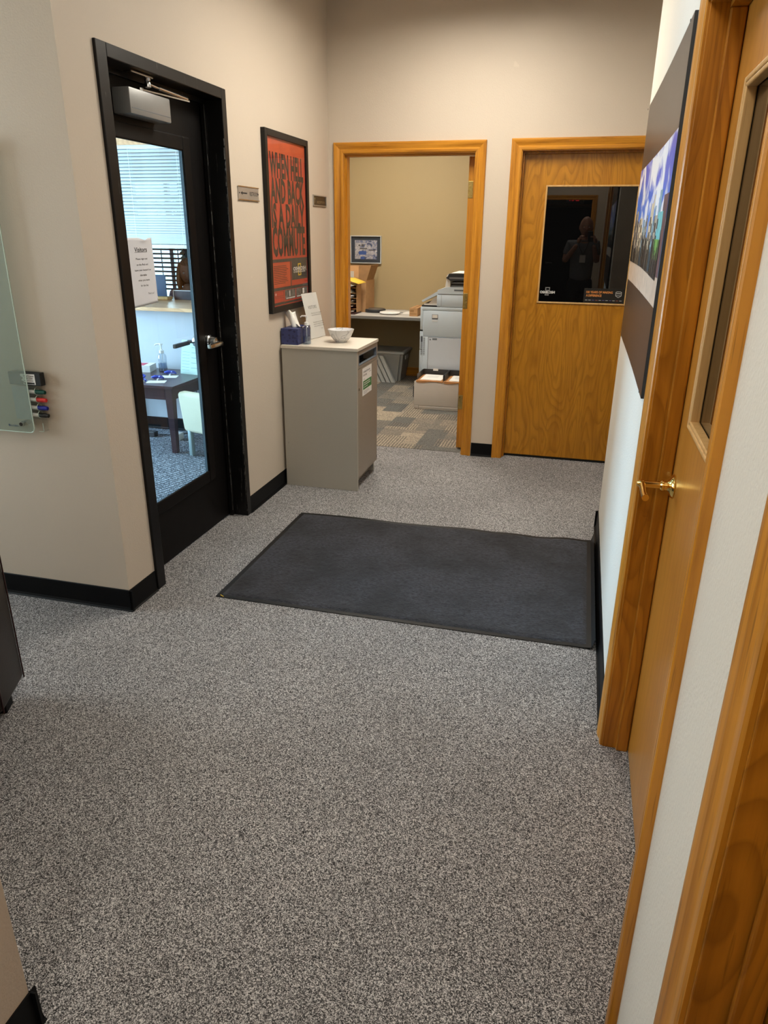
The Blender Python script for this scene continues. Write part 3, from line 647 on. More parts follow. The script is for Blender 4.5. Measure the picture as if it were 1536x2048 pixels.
# the right border stands up against the wall base
b.grid(60, 4, lambda u, v: (MX1-0.004+0.012*math.sin(v*1.4), mat_y(MX1, MY0+u*(MY1-MY0)), 0.004+0.055*v+mat_z(MX1, MY0+u*(MY1-MY0))*(1-v)))
obj('rubber_border', b, M['rubber_mat'], mt, 60)
m, nt, bs, L = base('charcoal mat pile'); v = coords(nt)
n1 = noise_tex(nt, coords(nt, (0.5, 1, 1)), 110, 4, 0.75); n2 = noise_tex(nt, coords(nt, (1, 1, 1)), 3.0, 4, 0.6)
c = ramp(nt, n1, [(0.3, (0.006, 0.006, 0.008)), (0.7, (0.062, 0.064, 0.080))]); c = mixc(nt, ramp(nt, n2, [(0.38, 0.75), (0.58, 0.0)]), c, (0.013, 0.013, 0.015))
L.new(c, bs.inputs['Base Color']); bs.inputs['Roughness'].default_value = 1.0; bs.inputs['Sheen Weight'].default_value = 0.10; bs.inputs['Sheen Roughness'].default_value = 0.6; bs.inputs['Specular IOR Level'].default_value = 0.05
bump(nt, bs, n1, 1.0, 0.006)
b = B()
def pile(u, v):
    x = MX0+bd+u*(MX1-MX0-2*bd); y = MY0+bd+v*(MY1-MY0-2*bd)
    edge = min(u*90, (1-u)*90, v*60, (1-v)*60, 1.0)
    w = mnoise.noise(Vector((x*40, y*40, 0)))*0.0022
    return (x+mnoise.noise(Vector((x*70, y*70, 3)))*0.003, mat_y(x, y)+mnoise.noise(Vector((x*70, y*70, 9)))*0.003, mat_z(x, y)+0.0036+edge*(0.0062+w))
b.grid(170, 115, pile); obj('pile', b, m, mt, 70)
b = B(); 
for k, (du, dv) in enumerate(((0.0, 0.0), (0.009, -0.005))):
    b.slab([(MX0+0.018+du, MY0+0.014+dv, 0.0052), (MX0+0.031+du, MY0+0.006+dv, 0.0052), (MX0+0.033+du, MY0+0.0095+dv, 0.0052), (MX0+0.020+du, MY0+0.0175+dv, 0.0052)], (0, 0, 1), 0.0006)
obj('maker_tab', b, M['yellow'], mt, label='small yellow printed mark')

# --- recycling cabinet
cx0, cx1, cy0, cy1, cz = -1.822, -1.318, 4.337, 4.815, 0.940
cb = thing('recycling_cabinet', (-1.57, 4.575, 0), 'grey laminate recycling cabinet with a slot, standing under the red poster', 'cabinet')
obj('side_panel', B().box(cx0, cx1, cy0, cy0+0.019, 0, cz-0.019, 0.0008), M['laminate'], cb)
obj('side_panel', B().box(cx0, cx1-0.02, cy1-0.019, cy1, 0, cz-0.019, 0.0008), M['laminate'], cb)
obj('back_panel', B().box(cx0, cx0+0.012, cy0+0.019, cy1-0.019, 0.02, cz-0.019), M['laminate'], cb)
obj('top_panel', B().box(cx0-0.004, cx1+0.006, cy0-0.006, cy1+0.006, cz-0.019, cz, 0.0015), M['lam_top'], cb)
obj('kick_board', B().box(cx1-0.075, cx1-0.06, cy0+0.019, cy1-0.019, 0, 0.08), M['lam_door'], cb)
fr = B(); x_ = (cx1-0.018, cx1)
fr.box(*x_, cy0+0.0195, cy1, cz-0.050, cz-0.020).box(*x_, cy0+0.0195, cy1, 0.808, 0.830).box(*x_, cy0+0.0195, cy0+0.040, 0.830, cz-0.050).box(*x_, cy1-0.026, cy1, 0.830, cz-0.050)
obj('slot_fascia', fr, M['lam_door'], cb)
obj('slot_frame', B().box(cx1-0.020, cx1+0.0015, cy0+0.036, cy0+0.041, 0.826, 0.894).box(cx1-0.020, cx1+0.0015, cy1-0.027, cy1-0.022, 0.826, 0.894).box(cx1-0.020, cx1+0.0015, cy0+0.041, cy1-0.027, 0.826, 0.831).box(cx1-0.020, cx1+0.0015, cy0+0.041, cy1-0.027, 0.889, 0.894), M['copier_line'], cb)
obj('slot_liner', B().box(cx1-0.10, cx1-0.095, cy0+0.03, cy1-0.02, 0.80, 0.915).box(cx1-0.095, cx1-0.02, cy0+0.03, cy1-0.02, 0.80, 0.806), M['void'], cb)
dr = obj('door', B().box(cx1-0.018, cx1, cy0+0.0205, cy1-0.001, 0.082, 0.805, 0.001), M['lam_door'], cb)
obj('lock', B().lathe([(0.009, cx1), (0.009, cx1+0.003), (0.0065, cx1+0.0045)], (0, cy0+0.037, 0.678), 0, 18), M['chrome'], dr, 40)
for z in (0.10, 0.78): obj('hinge', B().box(cx1-0.012, cx1+0.002, cy1-0.006, cy1+0.001, z, z+0.018), M['copier_line'], dr)
xs = cx1+0.0002
sg = obj('notice', B().box(xs, xs+0.0005, 4.452, 4.668, 0.617, 0.796), M['white'], dr)
def onx(u, z, x=xs+0.0005): return (x, u, z)
text('Confidential Documents', M['ink_grey'], sg, onx(4.466, 0.771), (0, 1, 0), (0, 0, 1), 0.165, 0.0135, 0.015, 'LEFT')
text('& Recycling', M['ink_grey'], sg, onx(4.466, 0.750), (0, 1, 0), (0, 0, 1), 0.085, 0.0135, 0.015, 'LEFT')
bars(M['ink_grey'], sg, [(4.610, 4.655, 0.752, 0.7545), (4.478, 4.505, 0.7205, 0.7235)], (xs+0.0005, 0, 0), (0, 1, 0), (0, 0, 1), 0.0003)
bars(M['green'], sg, [(4.466, 4.664, 0.655, 0.712)], (xs+0.0005, 0, 0), (0, 1, 0), (0, 0, 1), 0.0003, 'green_block')
bars(M['white'], sg, [(4.480, 4.625, 0.696, 0.7005), (4.480, 4.635, 0.683, 0.6875), (4.480, 4.575, 0.668, 0.6715)], (xs+0.0005, 0, 0), (0, 1, 0), (0, 0, 1), 0.0006)
bars(M['ink_grey'], sg, [(4.480, 4.600, 0.642, 0.6435), (4.480, 4.610, 0.634, 0.6355), (4.480, 4.560, 0.626, 0.6275)], (xs+0.0005, 0, 0), (0, 1, 0), (0, 0, 1), 0.0003)
bars(M['ink'], cb, [(-1.800, -1.7985, 0.292, 0.303), (-1.772, -1.7705, 0.286, 0.2885)], (0, cy0, 0), (1, 0, 0), (0, 0, 1), 0.0002, 'scratch')

# --- tissue box
tb = thing('tissue_box', (-1.775, 4.47, cz), 'dark blue patterned tissue box with a white tissue pulled up, on the cabinet', 'tissue box')
obj('carton', B().box(-1.832, -1.718, 4.360, 4.590, cz, cz+0.100, 0.002), M['navy'], tb)
obj('opening', B().lathe([(0.0, cz+0.1002), (0.030, cz+0.1002), (0.030, cz+0.1008), (0.0, cz+0.1008)], (-1.772, 4.47, 0), 2, 20, False), M['void'], tb)
def tis(u, v):
    a = (u-0.5); h = v
    return (-1.775-0.030*h+0.095*a*(0.6+0.3*h)+0.006*math.sin(u*9+v*3), 4.455+0.028*math.sin(u*6.5+1)*(1-0.3*h)-0.02*h, cz+0.098+0.108*h-0.02*abs(a)*h+0.006*math.sin(u*13)*h)
b = B().grid(16, 12, tis); b.grid(12, 6, lambda u, v: (-1.765+0.052*u+0.0, 4.45+0.035*v-0.01, cz+0.101+0.022*(1-u)*(1-v)+0.004*math.sin(u*8))); 
o = obj('tissue', b, M['tissue'], tb, 80); sm = o.modifiers.new('thick', 'SOLIDIFY'); sm.thickness = 0.0008

# --- hand sanitizer pump bottle
def pump_bottle(nm, x, y, z, label, cat, s=1.0, level=0.42, rot=0.0):
    t = thing(nm, (x, y, z), label, cat)
    R_ = 0.027*s; H_ = 0.118*s
    obj('bottle', B().lathe([(0.0, z), (R_*0.9, z), (R_, z+0.004), (R_, z+H_*0.80), (R_*0.93, z+H_*0.90), (R_*0.62, z+H_*0.985), (0.0125*s, z+H_), (0.0125*s, z+H_+0.006)], (x, y, 0), 2, 28, False), M['clear'], t, 50)
    obj('gel', B().lathe([(0.0, z+0.003), (R_*0.90, z+0.003), (R_*0.92, z+0.006), (R_*0.92, z+H_*level), (0.0, z+H_*level)], (x, y, 0), 2, 28, False), M['gel'], t, 50)
    obj('collar', B().lathe([(0.0145*s, z+H_), (0.0145*s, z+H_+0.018*s), (0.008*s, z+H_+0.021*s)], (x, y, 0), 2, 20), M['white_gloss'], t, 40)
    zz = z+H_+0.020*s; c_, s_ = math.cos(rot), math.sin(rot)
    obj('pump', B().tube([(x, y, zz), (x, y, zz+0.030*s)], 0.0045*s, 10).tube([(x, y, zz+0.030*s), (x, y, zz+0.040*s)], 0.010*s, 14)
        .tube([(x, y, zz+0.036*s), (x-c_*0.030*s, y-s_*0.030*s, zz+0.036*s), (x-c_*0.040*s, y-s_*0.040*s, zz+0.028*s)], [0.006*s, 0.005*s, 0.004*s], 10), M['white_gloss'], t, 40)
    obj('dip_tube', B().tube([(x, y, z+0.006), (x, y, z+H_)], 0.0022*s, 8), M['white_gloss'], t)
    return t
pump_bottle('sanitizer_bottle', -1.682, 4.428, cz, 'clear pump bottle of gel half empty, in front of the tissue box on the cabinet', 'bottle')

# --- visitor sign in a leaning holder
SA, SB = Vector((-1.730, 4.635, cz)), Vector((-1.698, 4.838, cz))
sr = (SB-SA).normalized(); outw = Vector((sr.y, -sr.x, 0)); su = (Vector((0, 0, 1))*math.cos(0.24)-outw*math.sin(0.24)).normalized(); sn = sr.cross(su)
vs = thing('sign_holder', SA+(SB-SA)*0.5, 'white leaning sign headed VISITORS in a clear holder on the cabinet', 'sign')
W_, H_ = (SB-SA).length, 0.300
def PS(u, v, t=0.0): return SA+sr*u+su*v+sn*t
obj('card', B().slab([PS(0.002, 0.002, 0.001), PS(W_-0.002, 0.002, 0.001), PS(W_-0.002, H_-0.002, 0.001), PS(0.002, H_-0.002, 0.001)], sn, 0.0008), M['white'], vs)
obj('holder', B().slab([PS(0, 0, 0.0025), PS(W_, 0, 0.0025), PS(W_, H_, 0.0025), PS(0, H_, 0.0025)], sn, 0.0015).slab([PS(0, 0, -0.001), PS(W_, 0, -0.001), PS(W_, H_, -0.001), PS(0, H_, -0.001)], sn, 0.0015), M['acrylic'], vs)
obj('holder_foot', B().slab([SA, SB, SB-outw*0.075, SA-outw*0.075], (0, 0, 1), 0.002), M['acrylic'], vs)
def pt(s, v, w, h, al='LEFT', u=0.075, bold=0.0): text(s, M['ink_grey'], vs, PS(u, v, 0.0019), sr, su, w, h, bold, al)
pt('VISITORS', 0.205, 0.115, 0.021, 'CENTER', W_*0.52, 0.0)
for i, (s_, w_) in enumerate((('Please sign in at the reception', 0.140), ('desk on the iPad and take a tag', 0.120))): pt(s_, 0.165-i*0.0135, w_, 0.0068)
for i, (s_, w_) in enumerate((('Please sign-out on the iPad', 0.138), ('and leave your lanyard on the table', 0.140), ('when you leave for the day', 0.142))): pt(s_, 0.105-i*0.0135, w_, 0.0072, bold=0.005)
pt('Thank you', 0.058, 0.030, 0.006, 'LEFT', 0.165)

# --- bowl
bx, by = -1.503, 4.585
bw = thing('bowl', (bx, by, cz), 'white marbled china bowl standing on the recycling cabinet', 'bowl')
obj('body', B().lathe([(0.0, cz+0.006), (0.030, cz+0.006), (0.0335, cz), (0.037, cz), (0.037, cz+0.005), (0.050, cz+0.016), (0.066, cz+0.036), (0.077, cz+0.058), (0.0855, cz+0.081), (0.0865, cz+0.0822), (0.0845, cz+0.082), (0.074, cz+0.058), (0.062, cz+0.036), (0.046, cz+0.018), (0.030, cz+0.011), (0.0, cz+0.0095)], (bx, by, 0), 2, 48, False), M['marble'], bw, 60)

# --- framed poster on the left wall
px0, px1 = XL, XL+0.026
pf = thing('framed_poster', (XL, 4.55, 1.142), 'black framed red poster with tall black lettering on the left wall', 'poster')
PY0, PY1, PZ0, PZ1 = 4.205, 4.896, 1.143, 2.160; fw = 0.036
for nm, q in (('frame_side', (PY0, PY0+fw, PZ0, PZ1)), ('frame_side', (PY1-fw, PY1, PZ0, PZ1)), ('frame_rail', (PY0+fw, PY1-fw, PZ0, PZ0+fw)), ('frame_rail', (PY0+fw, PY1-fw, PZ1-fw, PZ1))):
    obj(nm, B().box(px0, px1, *q, 0.0015), M['black_frame_wood'], pf)
xp = px0+0.012
pr = obj('print', B().box(px0+0.004, xp, PY0+fw, PY1-fw, PZ0+fw, PZ1-fw), M['poster_red'], pf)
obj('pane', B().box(xp+0.004, xp+0.006, PY0+fw, PY1-fw, PZ0+fw, PZ1-fw), M['glass_poster'], pf)
u0, u1, z0, z1 = PY0+fw, PY1-fw, PZ0+fw, PZ1-fw; PW, PH = u1-u0, z1-z0
def pb(mat, rects, t=0.0004, nm='print_block'): bars(mat, pr, [(u0+a*PW, u0+b_*PW, z0+c_*PH, z0+d_*PH) for a, b_, c_, d_ in rects], (xp, 0, 0), (0, 1, 0), (0, 0, 1), t, nm)
pb(M['poster_red2'], [(0.0, 1.0, 0.90, 0.975), (0.0, 1.0, 0.975, 1.0)])
rows = (('WHEN HELL', 0.782, 0.132), ('AND BACK', 0.636, 0.132), ('IS A DAILY', 0.490, 0.132), ('COMMUTE', 0.318, 0.168))
for s_, v_, h_ in rows:
    text(s_, M['poster_ink'], pr, (xp, (u0+u1)/2+0.005, z0+(v_+h_/2)*PH), (0, 1, 0), (0, 0, 1), PW*0.88, h_*PH, 0.046, 'CENTER', 0.0008, spacing=1.06)
pb(M['poster_grey'], [(0.0, 1.0, 0.272, 0.292), (0.50, 0.52, 0.10, 0.272), (0.0, 1.0, 0.095, 0.115), (0.0, 0.02, 0.0, 0.275), (0.0, 1.0, 0.0, 0.0)])
pb(M['poster_grey'], [(0.535, 0.985, 0.150, 0.272)], 0.0006, 'emblem_panel')
pb(M['poster_red2'], [(0.03, 0.49, 0.118, 0.268)], 0.0006)
pb(M['yellow'], [(0.715, 0.735, 0.175, 0.255), (0.785, 0.805, 0.175, 0.255), (0.735, 0.785, 0.247, 0.255), (0.735, 0.785, 0.175, 0.183)], 0.0009, 'yellow_emblem')
text('OSHKOSH', M['white'], pr, (xp, u0+0.76*PW, z0+0.222*PH), (0, 1, 0), (0, 0, 1), 0.36*PW, 0.022, 0.02, 'CENTER', 0.0013)
text('DEFENSE', M['white'], pr, (xp, u0+0.76*PW, z0+0.201*PH), (0, 1, 0), (0, 0, 1), 0.34*PW, 0.010, 0.01, 'CENTER', 0.0013)
rp = random.Random(11)
pb(M['poster_ink'], [(0.06, 0.06+rp.uniform(0.28, 0.39), 0.247-i*0.0108, 0.2505-i*0.0108) for i in range(11)], 0.0009, 'fine_print')
pb(M['poster_grey'], [(0.04, 0.30, 0.060, 0.090), (0.04, 0.30, 0.020, 0.052)], 0.0004)
pb(M['poster_red'], [(0.05, 0.29, 0.062, 0.088), (0.05, 0.29, 0.022, 0.05)], 0.0007)
pb(M['white'], [(0.085, 0.095, 0.066, 0.084), (0.07, 0.11, 0.0735, 0.0765)], 0.0010, 'white_cross')
phm = plain('grey photo print', (0.13, 0.125, 0.115), 0.5, 0, 0.6, 40)
pb(phm, [(0.33, 0.62, 0.030, 0.092), (0.64, 0.98, 0.030, 0.092)], 0.0006, 'photo_print')
pb(M['white'], [(0.36, 0.60, 0.036, 0.041), (0.66, 0.95, 0.036, 0.041), (0.45, 0.47, 0.05, 0.085), (0.83, 0.88, 0.05, 0.085)], 0.0010)
pb(M['poster_grey'], [(0.0, 1.0, 0.006, 0.020)], 0.0004)

# --- small wall signs
s1 = thing('wall_sign', (XL, 4.0, 1.775), 'silver wall sign with a left arrow reading RESTROOM, beside the poster', 'sign')
obj('plate', B().box(XL, XL+0.005, 3.866, 4.130, 1.776, 1.839, 0.001), M['alu_sign'], s1)
obj('edge_rail', B().box(XL, XL+0.008, 3.864, 4.132, 1.839, 1.8425).box(XL, XL+0.008, 3.864, 4.132, 1.7725, 1.776), M['chrome'], s1)
text('RESTROOM', M['ink'], s1, (XL+0.005, 4.063, 1.8075), (0, 1, 0), (0, 0, 1), 0.108, 0.021, 0.0)
obj('arrow', B().slab([(XL+0.005, 3.895, 1.8075), (XL+0.005, 3.917, 1.798), (XL+0.005, 3.917, 1.804), (XL+0.005, 3.975, 1.804), (XL+0.005, 3.975, 1.811), (XL+0.005, 3.917, 1.811), (XL+0.005, 3.917, 1.817)], (1, 0, 0), 0.0006), M['ink'], s1)
for y in (3.880, 4.122): obj('screw', B().lathe([(0.004, XL+0.005), (0.003, XL+0.0065)], (0, y, 1.8075), 0, 10), M['ink'], s1)
s2 = thing('wall_sign', (XL, 5.16, 1.78), 'dark bronze wall sign in a silver holder, between poster and doorway', 'sign')
obj('plate', B().box(XL, XL+0.004, 5.036, 5.290, 1.786, 1.843), plain('dark bronze sign', (0.035, 0.025, 0.014), 0.35), s2)
obj('edge_rail', B().box(XL, XL+0.008, 5.030, 5.296, 1.843, 1.850).box(XL, XL+0.008, 5.030, 5.296, 1.779, 1.786).box(XL, XL+0.008, 5.030, 5.036, 1.786, 1.843).box(XL, XL+0.008, 5.290, 5.296, 1.786, 1.843), M['alu_sign'], s2)
text('RECEPTION', plain('gold print', (0.32, 0.26, 0.14), 0.5), s2, (XL+0.004, 5.185, 1.805), (0, 1, 0), (0, 0, 1), 0.155, 0.016)
obj('arrow', B().slab([(XL+0.004, 5.062, 1.834), (XL+0.004, 5.052, 1.822), (XL+0.004, 5.0595, 1.822), (XL+0.004, 5.0595, 1.800), (XL+0.004, 5.0645, 1.800), (XL+0.004, 5.0645, 1.822), (XL+0.004, 5.072, 1.822)], (1, 0, 0), 0.0006), plain('gold mark', (0.32, 0.26, 0.14), 0.5), s2)

# --- paper taped on the glass of the black door
XG = -1.9470
dn = thing('door_notice', (XG, 3.09, 1.29), 'white Visitors paper notice taped inside the glass of the black door', 'notice')
def dn_f(u, v):
    y = 2.938+0.2135*u + 0.006*(1-v); z = 1.298+0.286*v - 0.006*(1-u)*(1-v)*2
    curl = 0.010*max(0, (v-0.90)/0.10)**2*max(0, 1-abs(u-0.68)/0.2)
    return (XG+0.0006+curl, y+0.006*(v-0.5)*0, z-0.010*max(0, (v-0.90)/0.10)*max(0, 1-abs(u-0.68)/0.2))
o = obj('sheet', B().grid(20, 24, dn_f), M['paper_cool'], dn, 80); o.modifiers.new('thick', 'SOLIDIFY').thickness = 0.0003
def dt(s, v, h, w=None, bold=0.0, u=0.52, sh=0.0):
    q = dn_f(u, v); return text(s, M['ink'], dn, (XG+0.0008, q[1]+0.004, q[2]), (0, 1, 0), (0, 0, 1), w, h, bold, 'CENTER', 0.0004, shear=sh)
dt('Visitors', 0.830, 0.0185, 0.100, 0.02)
bars(M['ink'], dn, [(-0.050, 0.050, -0.0008, 0.0008)], (XG+0.0008, dn_f(0.52, 0.79)[1]+0.004, dn_f(0.52, 0.79)[2]), (0, 1, 0), (0, 0, 1), 0.0004, 'underline')
for i, (s_, w_) in enumerate((('Please sign-out', 0.093), ('on the iPad and', 0.091), ('leave your lanyard on', 0.130), ('the table', 0.054), ('when you leave', 0.092), ('for the day', 0.063))):
    dt(s_, (0.695, 0.610, 0.530, 0.455, 0.380, 0.300)[i], 0.0082, w_, 0.012)
dt('Thank you!', 0.165, 0.0085, 0.050, 0.0, 0.74, 0.3)

# --- frosted glass board with its pen holder
wb = thing('glass_board', (-2.75, 2.505, 0.815), 'large frosted glass writing board on stand-offs on the alcove wall', 'board')
WX0, WX1, WZ0, WZ1, WY = -3.38, -2.163, 0.817, 1.92, 2.462
poly = [(WX0, WZ0), (WX1-0.02, WZ0), (WX1-0.006, WZ0+0.006), (WX1, WZ0+0.02), (WX1, WZ1-0.02), (WX1-0.006, WZ1-0.006), (WX1-0.02, WZ1), (WX0, WZ1)]
obj('glass_sheet', B().prism(poly, 1, WY, WY+0.006), M['board'], wb)
b = B(); e = 0.0022
for (a0, c0), (a1, c1_) in zip(poly, poly[1:]+poly[:1]):
    b.tube([(a0, WY+0.0015, c0), (a1, WY+0.0015, c1_)], e, 6)
obj('polished_edge', b, M['board_edge'], wb, 60)
for x, z in ((WX1-0.054, WZ0+0.037), (WX0+0.054, WZ0+0.037), (WX1-0.054, WZ1-0.037), (WX0+0.054, WZ1-0.037)):
    obj('stand_off', B().lathe([(0.0105, WY+0.0422), (0.0105, WY-0.006), (0.0095, WY-0.009), (0.0, WY-0.0095)], (x, 0, z), 1, 24, False), M['chrome'], wb, 40)
    obj('stand_off_cap', B().lathe([(0.0, WY-0.0102), (0.0083, WY-0.0102), (0.0083, WY-0.0096), (0.0, WY-0.0096)], (x, 0, z), 1, 20, False), plain('dark cap', (0.03, 0.028, 0.024), 0.3, 0.5), wb, 40)
text('GLOBAL', plain('navy print', (0.02, 0.04, 0.08), 0.5), wb, (-2.258, WY-0.0008, 0.8435), (1, 0, 0), (0, 0, 1), 0.045, 0.0075, 0.01)
obj('maker_mark', B().slab([(-2.287, WY-0.0004, 0.840), (-2.281, WY-0.0004, 0.840), (-2.281, WY-0.0004, 0.8485), (-2.287, WY-0.0004, 0.8485)], (0, -1, 0), 0.0004), plain('navy mark', (0.02, 0.04, 0.08), 0.5), wb)
ph = thing('pen_holder', (-2.17, 2.48, 0.83), 'clear acrylic pen holder behind the edge of the glass board', 'holder')
b = B(); b.box(-2.245, -2.125, 2.500, 2.503, 0.868, 1.075); b.box(-2.150, -2.125, 2.500, 2.503, 0.822, 0.868); b.box(-2.128, -2.124, 2.472, 2.5035, 0.822, 0.826); b.box(-2.128, -2.124, 2.472, 2.475, 0.826, 0.860)
for z in (0.988, 0.955, 0.921, 0.890): b.lathe([(0.0125, -2.245), (0.0125, -2.140)], (0, 2.486, z), 0, 16, False)
obj('pocket', B().box(-2.248, -2.173, 2.4705, 2.4715, 0.872, 1.012), plain('pale grey pocket', (0.40, 0.44, 0.46), 0.4, 0, 0.1, 30), ph)
obj('rings', b, M['acrylic'], ph, 40)
for z in (0.988, 0.955, 0.921, 0.890): obj('ring_edge', B().tube([(-2.140, 2.486+0.0145*math.cos(a), z+0.004+0.0145*math.sin(a)) for a in [PI*2*i/16 for i in range(17)]], 0.0012, 6), M['board_edge'], ph, 60)
obj('hook_edge', B().tube([(-2.126, 2.4735, 0.824), (-2.126, 2.4735, 0.860)], 0.0012, 6).tube([(-2.150, 2.4735, 0.823), (-2.126, 2.4735, 0.824)], 0.0012, 6), M['board_edge'], ph, 60)
er = thing('board_eraser', (-2.178, 2.485, 1.015), 'black foam board eraser with a white label in the pen holder', 'eraser')
obj('foam', B().box(-2.254, -2.100, 2.471, 2.498, 1.017, 1.070, 0.002), plain('black foam', (0.010, 0.010, 0.010), 0.8), er)
lab = obj('label', B().prism([(-2.193, 1.064), (-2.126, 1.064), (-2.126, 1.021), (-2.184, 1.021), (-2.181, 1.033), (-2.192, 1.038), (-2.183, 1.047), (-2.195, 1.056)], 1, 2.4703, 2.4709), M['white'], er)
obj('label', B().box(-2.252, -2.196, 2.4704, 2.4709, 1.021, 1.064), plain('slate label', (0.035, 0.045, 0.055), 0.5), er, label='dark slate part of the label')
text('Multi-Purpose', M['ink'], lab, (-2.154, 2.4702, 1.0565), (1, 0, 0), (0, 0, 1), 0.047, 0.0062, 0.02); text('Foam Eraser', M['ink'], lab, (-2.154, 2.4702, 1.0485), (1, 0, 0), (0, 0, 1), 0.040, 0.0062, 0.02)
bars(M['ink_grey'], lab, [(-0.024, 0.020, -0.002, 0.0005), (-0.016, 0.018, 0.004, 0.0055)], (-2.154, 2.4702, 1.037), (1, 0, 0), (0, 0, 1)); bars(M['ink'], lab, [(-0.026, 0.024, -0.0035, 0.0035)], (-2.154, 2.4702, 1.0265), (1, 0, 0), (0, 0, 1))
for z, mc, cn, where in ((0.988, (0.004, 0.075, 0.055), 'green', 'topmost in the pen holder'), (0.955, (0.66, 0.035, 0.030), 'red', 'second from the top in the pen holder'), (0.921, (0.010, 0.018, 0.30), 'blue', 'third from the top in the pen holder'), (0.890, (0.007, 0.007, 0.007), 'black', 'lowest in the pen holder')):
    mk = thing('marker_pen', (-2.17, 2.486, z), 'board marker with a %s cap, %s' % (cn, where), 'marker', 'board markers in the pen holder')
    obj('barrel', B().lathe([(0.007, -2.232), (0.0085, -2.228), (0.0085, -2.146), (0.0075, -2.144)], (0, 2.486, z), 0, 18), M['white_gloss'], mk, 40)
    obj('cap', B().lathe([(0.0085, -2.147), (0.0092, -2.146), (0.0092, -2.112), (0.0082, -2.110), (0.0082, -2.101), (0.006, -2.0995), (0.0058, -2.102), (0.0, -2.102)], (0, 2.486, z), 0, 20, False), plain(cn+' cap plastic', mc, 0.3), mk, 40, label=cn+' cap')

# --- brown leather armchair in the alcove; the camera sees the front of its far arm
A1, A2 = Vector((-1.862, 1.858, 0)), Vector((-1.768, 1.638, 0))      # front edge of that arm
fa = (A2-A1).normalized(); fn = Vector((-fa.y, fa.x, 0))               # along the front, and out of the front
if fn.x < 0: fn = -fn
ac = thing('armchair', (A1+A2)/2+fa*0.3-fn*0.4, 'dark brown leather armchair standing in the alcove below the glass board', 'armchair')
def ab(u0, u1, w0, w1, z0, z1, bev):
    """box in chair axes: u along the front, w back from it"""
    b = B(); b.box(u0, u1, w0, w1, z0, z1, bev, 3)
    for v_ in b.bm.verts: q = A1+fa*v_.co.x-fn*v_.co.y; v_.co = Vector((q.x, q.y, v_.co.z))
    return b
obj('arm', ab(0, 0.24, 0.0, 0.64, 0.065, 0.605, 0.022), M['leather'], ac, 60)
obj('arm', ab(0.63, 0.80, 0.0, 0.64, 0.065, 0.605, 0.022), M['leather'], ac, 60)
obj('seat_base', ab(0.24, 0.63, 0.02, 0.64, 0.065, 0.30, 0.01), M['leather'], ac, 60)
obj('seat_cushion', ab(0.245, 0.625, 0.0, 0.48, 0.302, 0.46, 0.04), M['leather'], ac, 60)
obj('backrest', ab(0.24, 0.63, 0.46, 0.64, 0.30, 0.86, 0.05), M['leather'], ac, 60)
b = B(); 
for u in (0.012, 0.228): 
    q = A1+fa*u+fn*0.001; b.tube([(q.x, q.y, 0.07), (q.x, q.y, 0.585)], 0.0028, 6)
obj('piping', b, M['piping'], ac, 60)
for u, w in ((0.10, 0.05), (0.70, 0.05), (0.10, 0.57), (0.70, 0.57)):
    obj('foot', ab(u-0.03, u+0.035, w-0.02, w+0.045, 0, 0.066, 0.003), M['rubber'], ac)

# --- frameless city print on the right wall
pn = thing('wall_print', (XR, 3.1, 1.145), 'tall brown panel print of a city street under blue sky on the right wall', 'picture')
QY0, QY1, QZ0, QZ1 = 2.330, 3.862, 1.146, 2.160
def bow(y): return 0.0035*((y-(QY0+QY1)/2)/((QY1-QY0)/2))**2
def pbox(y0, y1, z0, z1, x0, x1, n=12):
    """board strip that follows the bow of the panel: x0..x1 measured off the wall"""
    b = B(); ys = [y0+(y1-y0)*i/n for i in range(n+1)]
    lo = [(XR-x0-bow(y), y) for y in ys]; hi = [(XR-x1-bow(y), y) for y in reversed(ys)]
    b.prism([(p[0], p[1]) for p in lo+hi], 2, z0, z1); return b
pbd = obj('backing_board', pbox(QY0, QY1, QZ0, QZ1, 0.002, 0.011), plain('black board edge', (0.012, 0.012, 0.014), 0.4), pn)
obj('print_band', pbox(QY0+0.002, QY1-0.001, 1.891, QZ1-0.001, 0.0112, 0.0116), M['panel_brown'], pn)
obj('print_band', pbox(QY0+0.002, QY1-0.001, QZ0+0.001, 1.417, 0.0112, 0.0116), M['panel_brown'], pn)
m, nt, bs, L = base('sky print'); v = coords(nt)
tc = N(nt, 'ShaderNodeTexCoord'); sx_ = N(nt, 'ShaderNodeSeparateXYZ'); L.new(tc.outputs['Object'], sx_.inputs[0])
cl = noise_tex(nt, coords(nt, (1, 1.0, 1.5), (0.5, 0, 0)), 4.6, 5, 0.55, 0.6)
blue = ramp(nt, math_n(nt, 'MULTIPLY', sx_.outputs['Z'], 1.33), [(0.45, (0.22, 0.52, 0.85)), (0.75, (0.040, 0.17, 0.66)), (1.0, (0.045, 0.075, 0.50))])
skyc = mixc(nt, ramp(nt, cl, [(0.475, 0.0), (0.58, 1.0)]), blue, (0.80, 0.80, 0.82)); L.new(skyc, bs.inputs['Base Color']); bs.inputs['Roughness'].default_value = 0.35
obj('sky_print', pbox(QY0+0.002, QY1-0.001, 1.417, 1.891, 0.0112, 0.0115), m, pn)
obj('street_print', pbox(QY0+0.002, QY1-0.001, 1.417, 1.505, 0.0115, 0.0118), plain('sandy street print', (0.52, 0.40, 0.31), 0.5, 0, 0.15, 30), pn)
rc = random.Random(21)
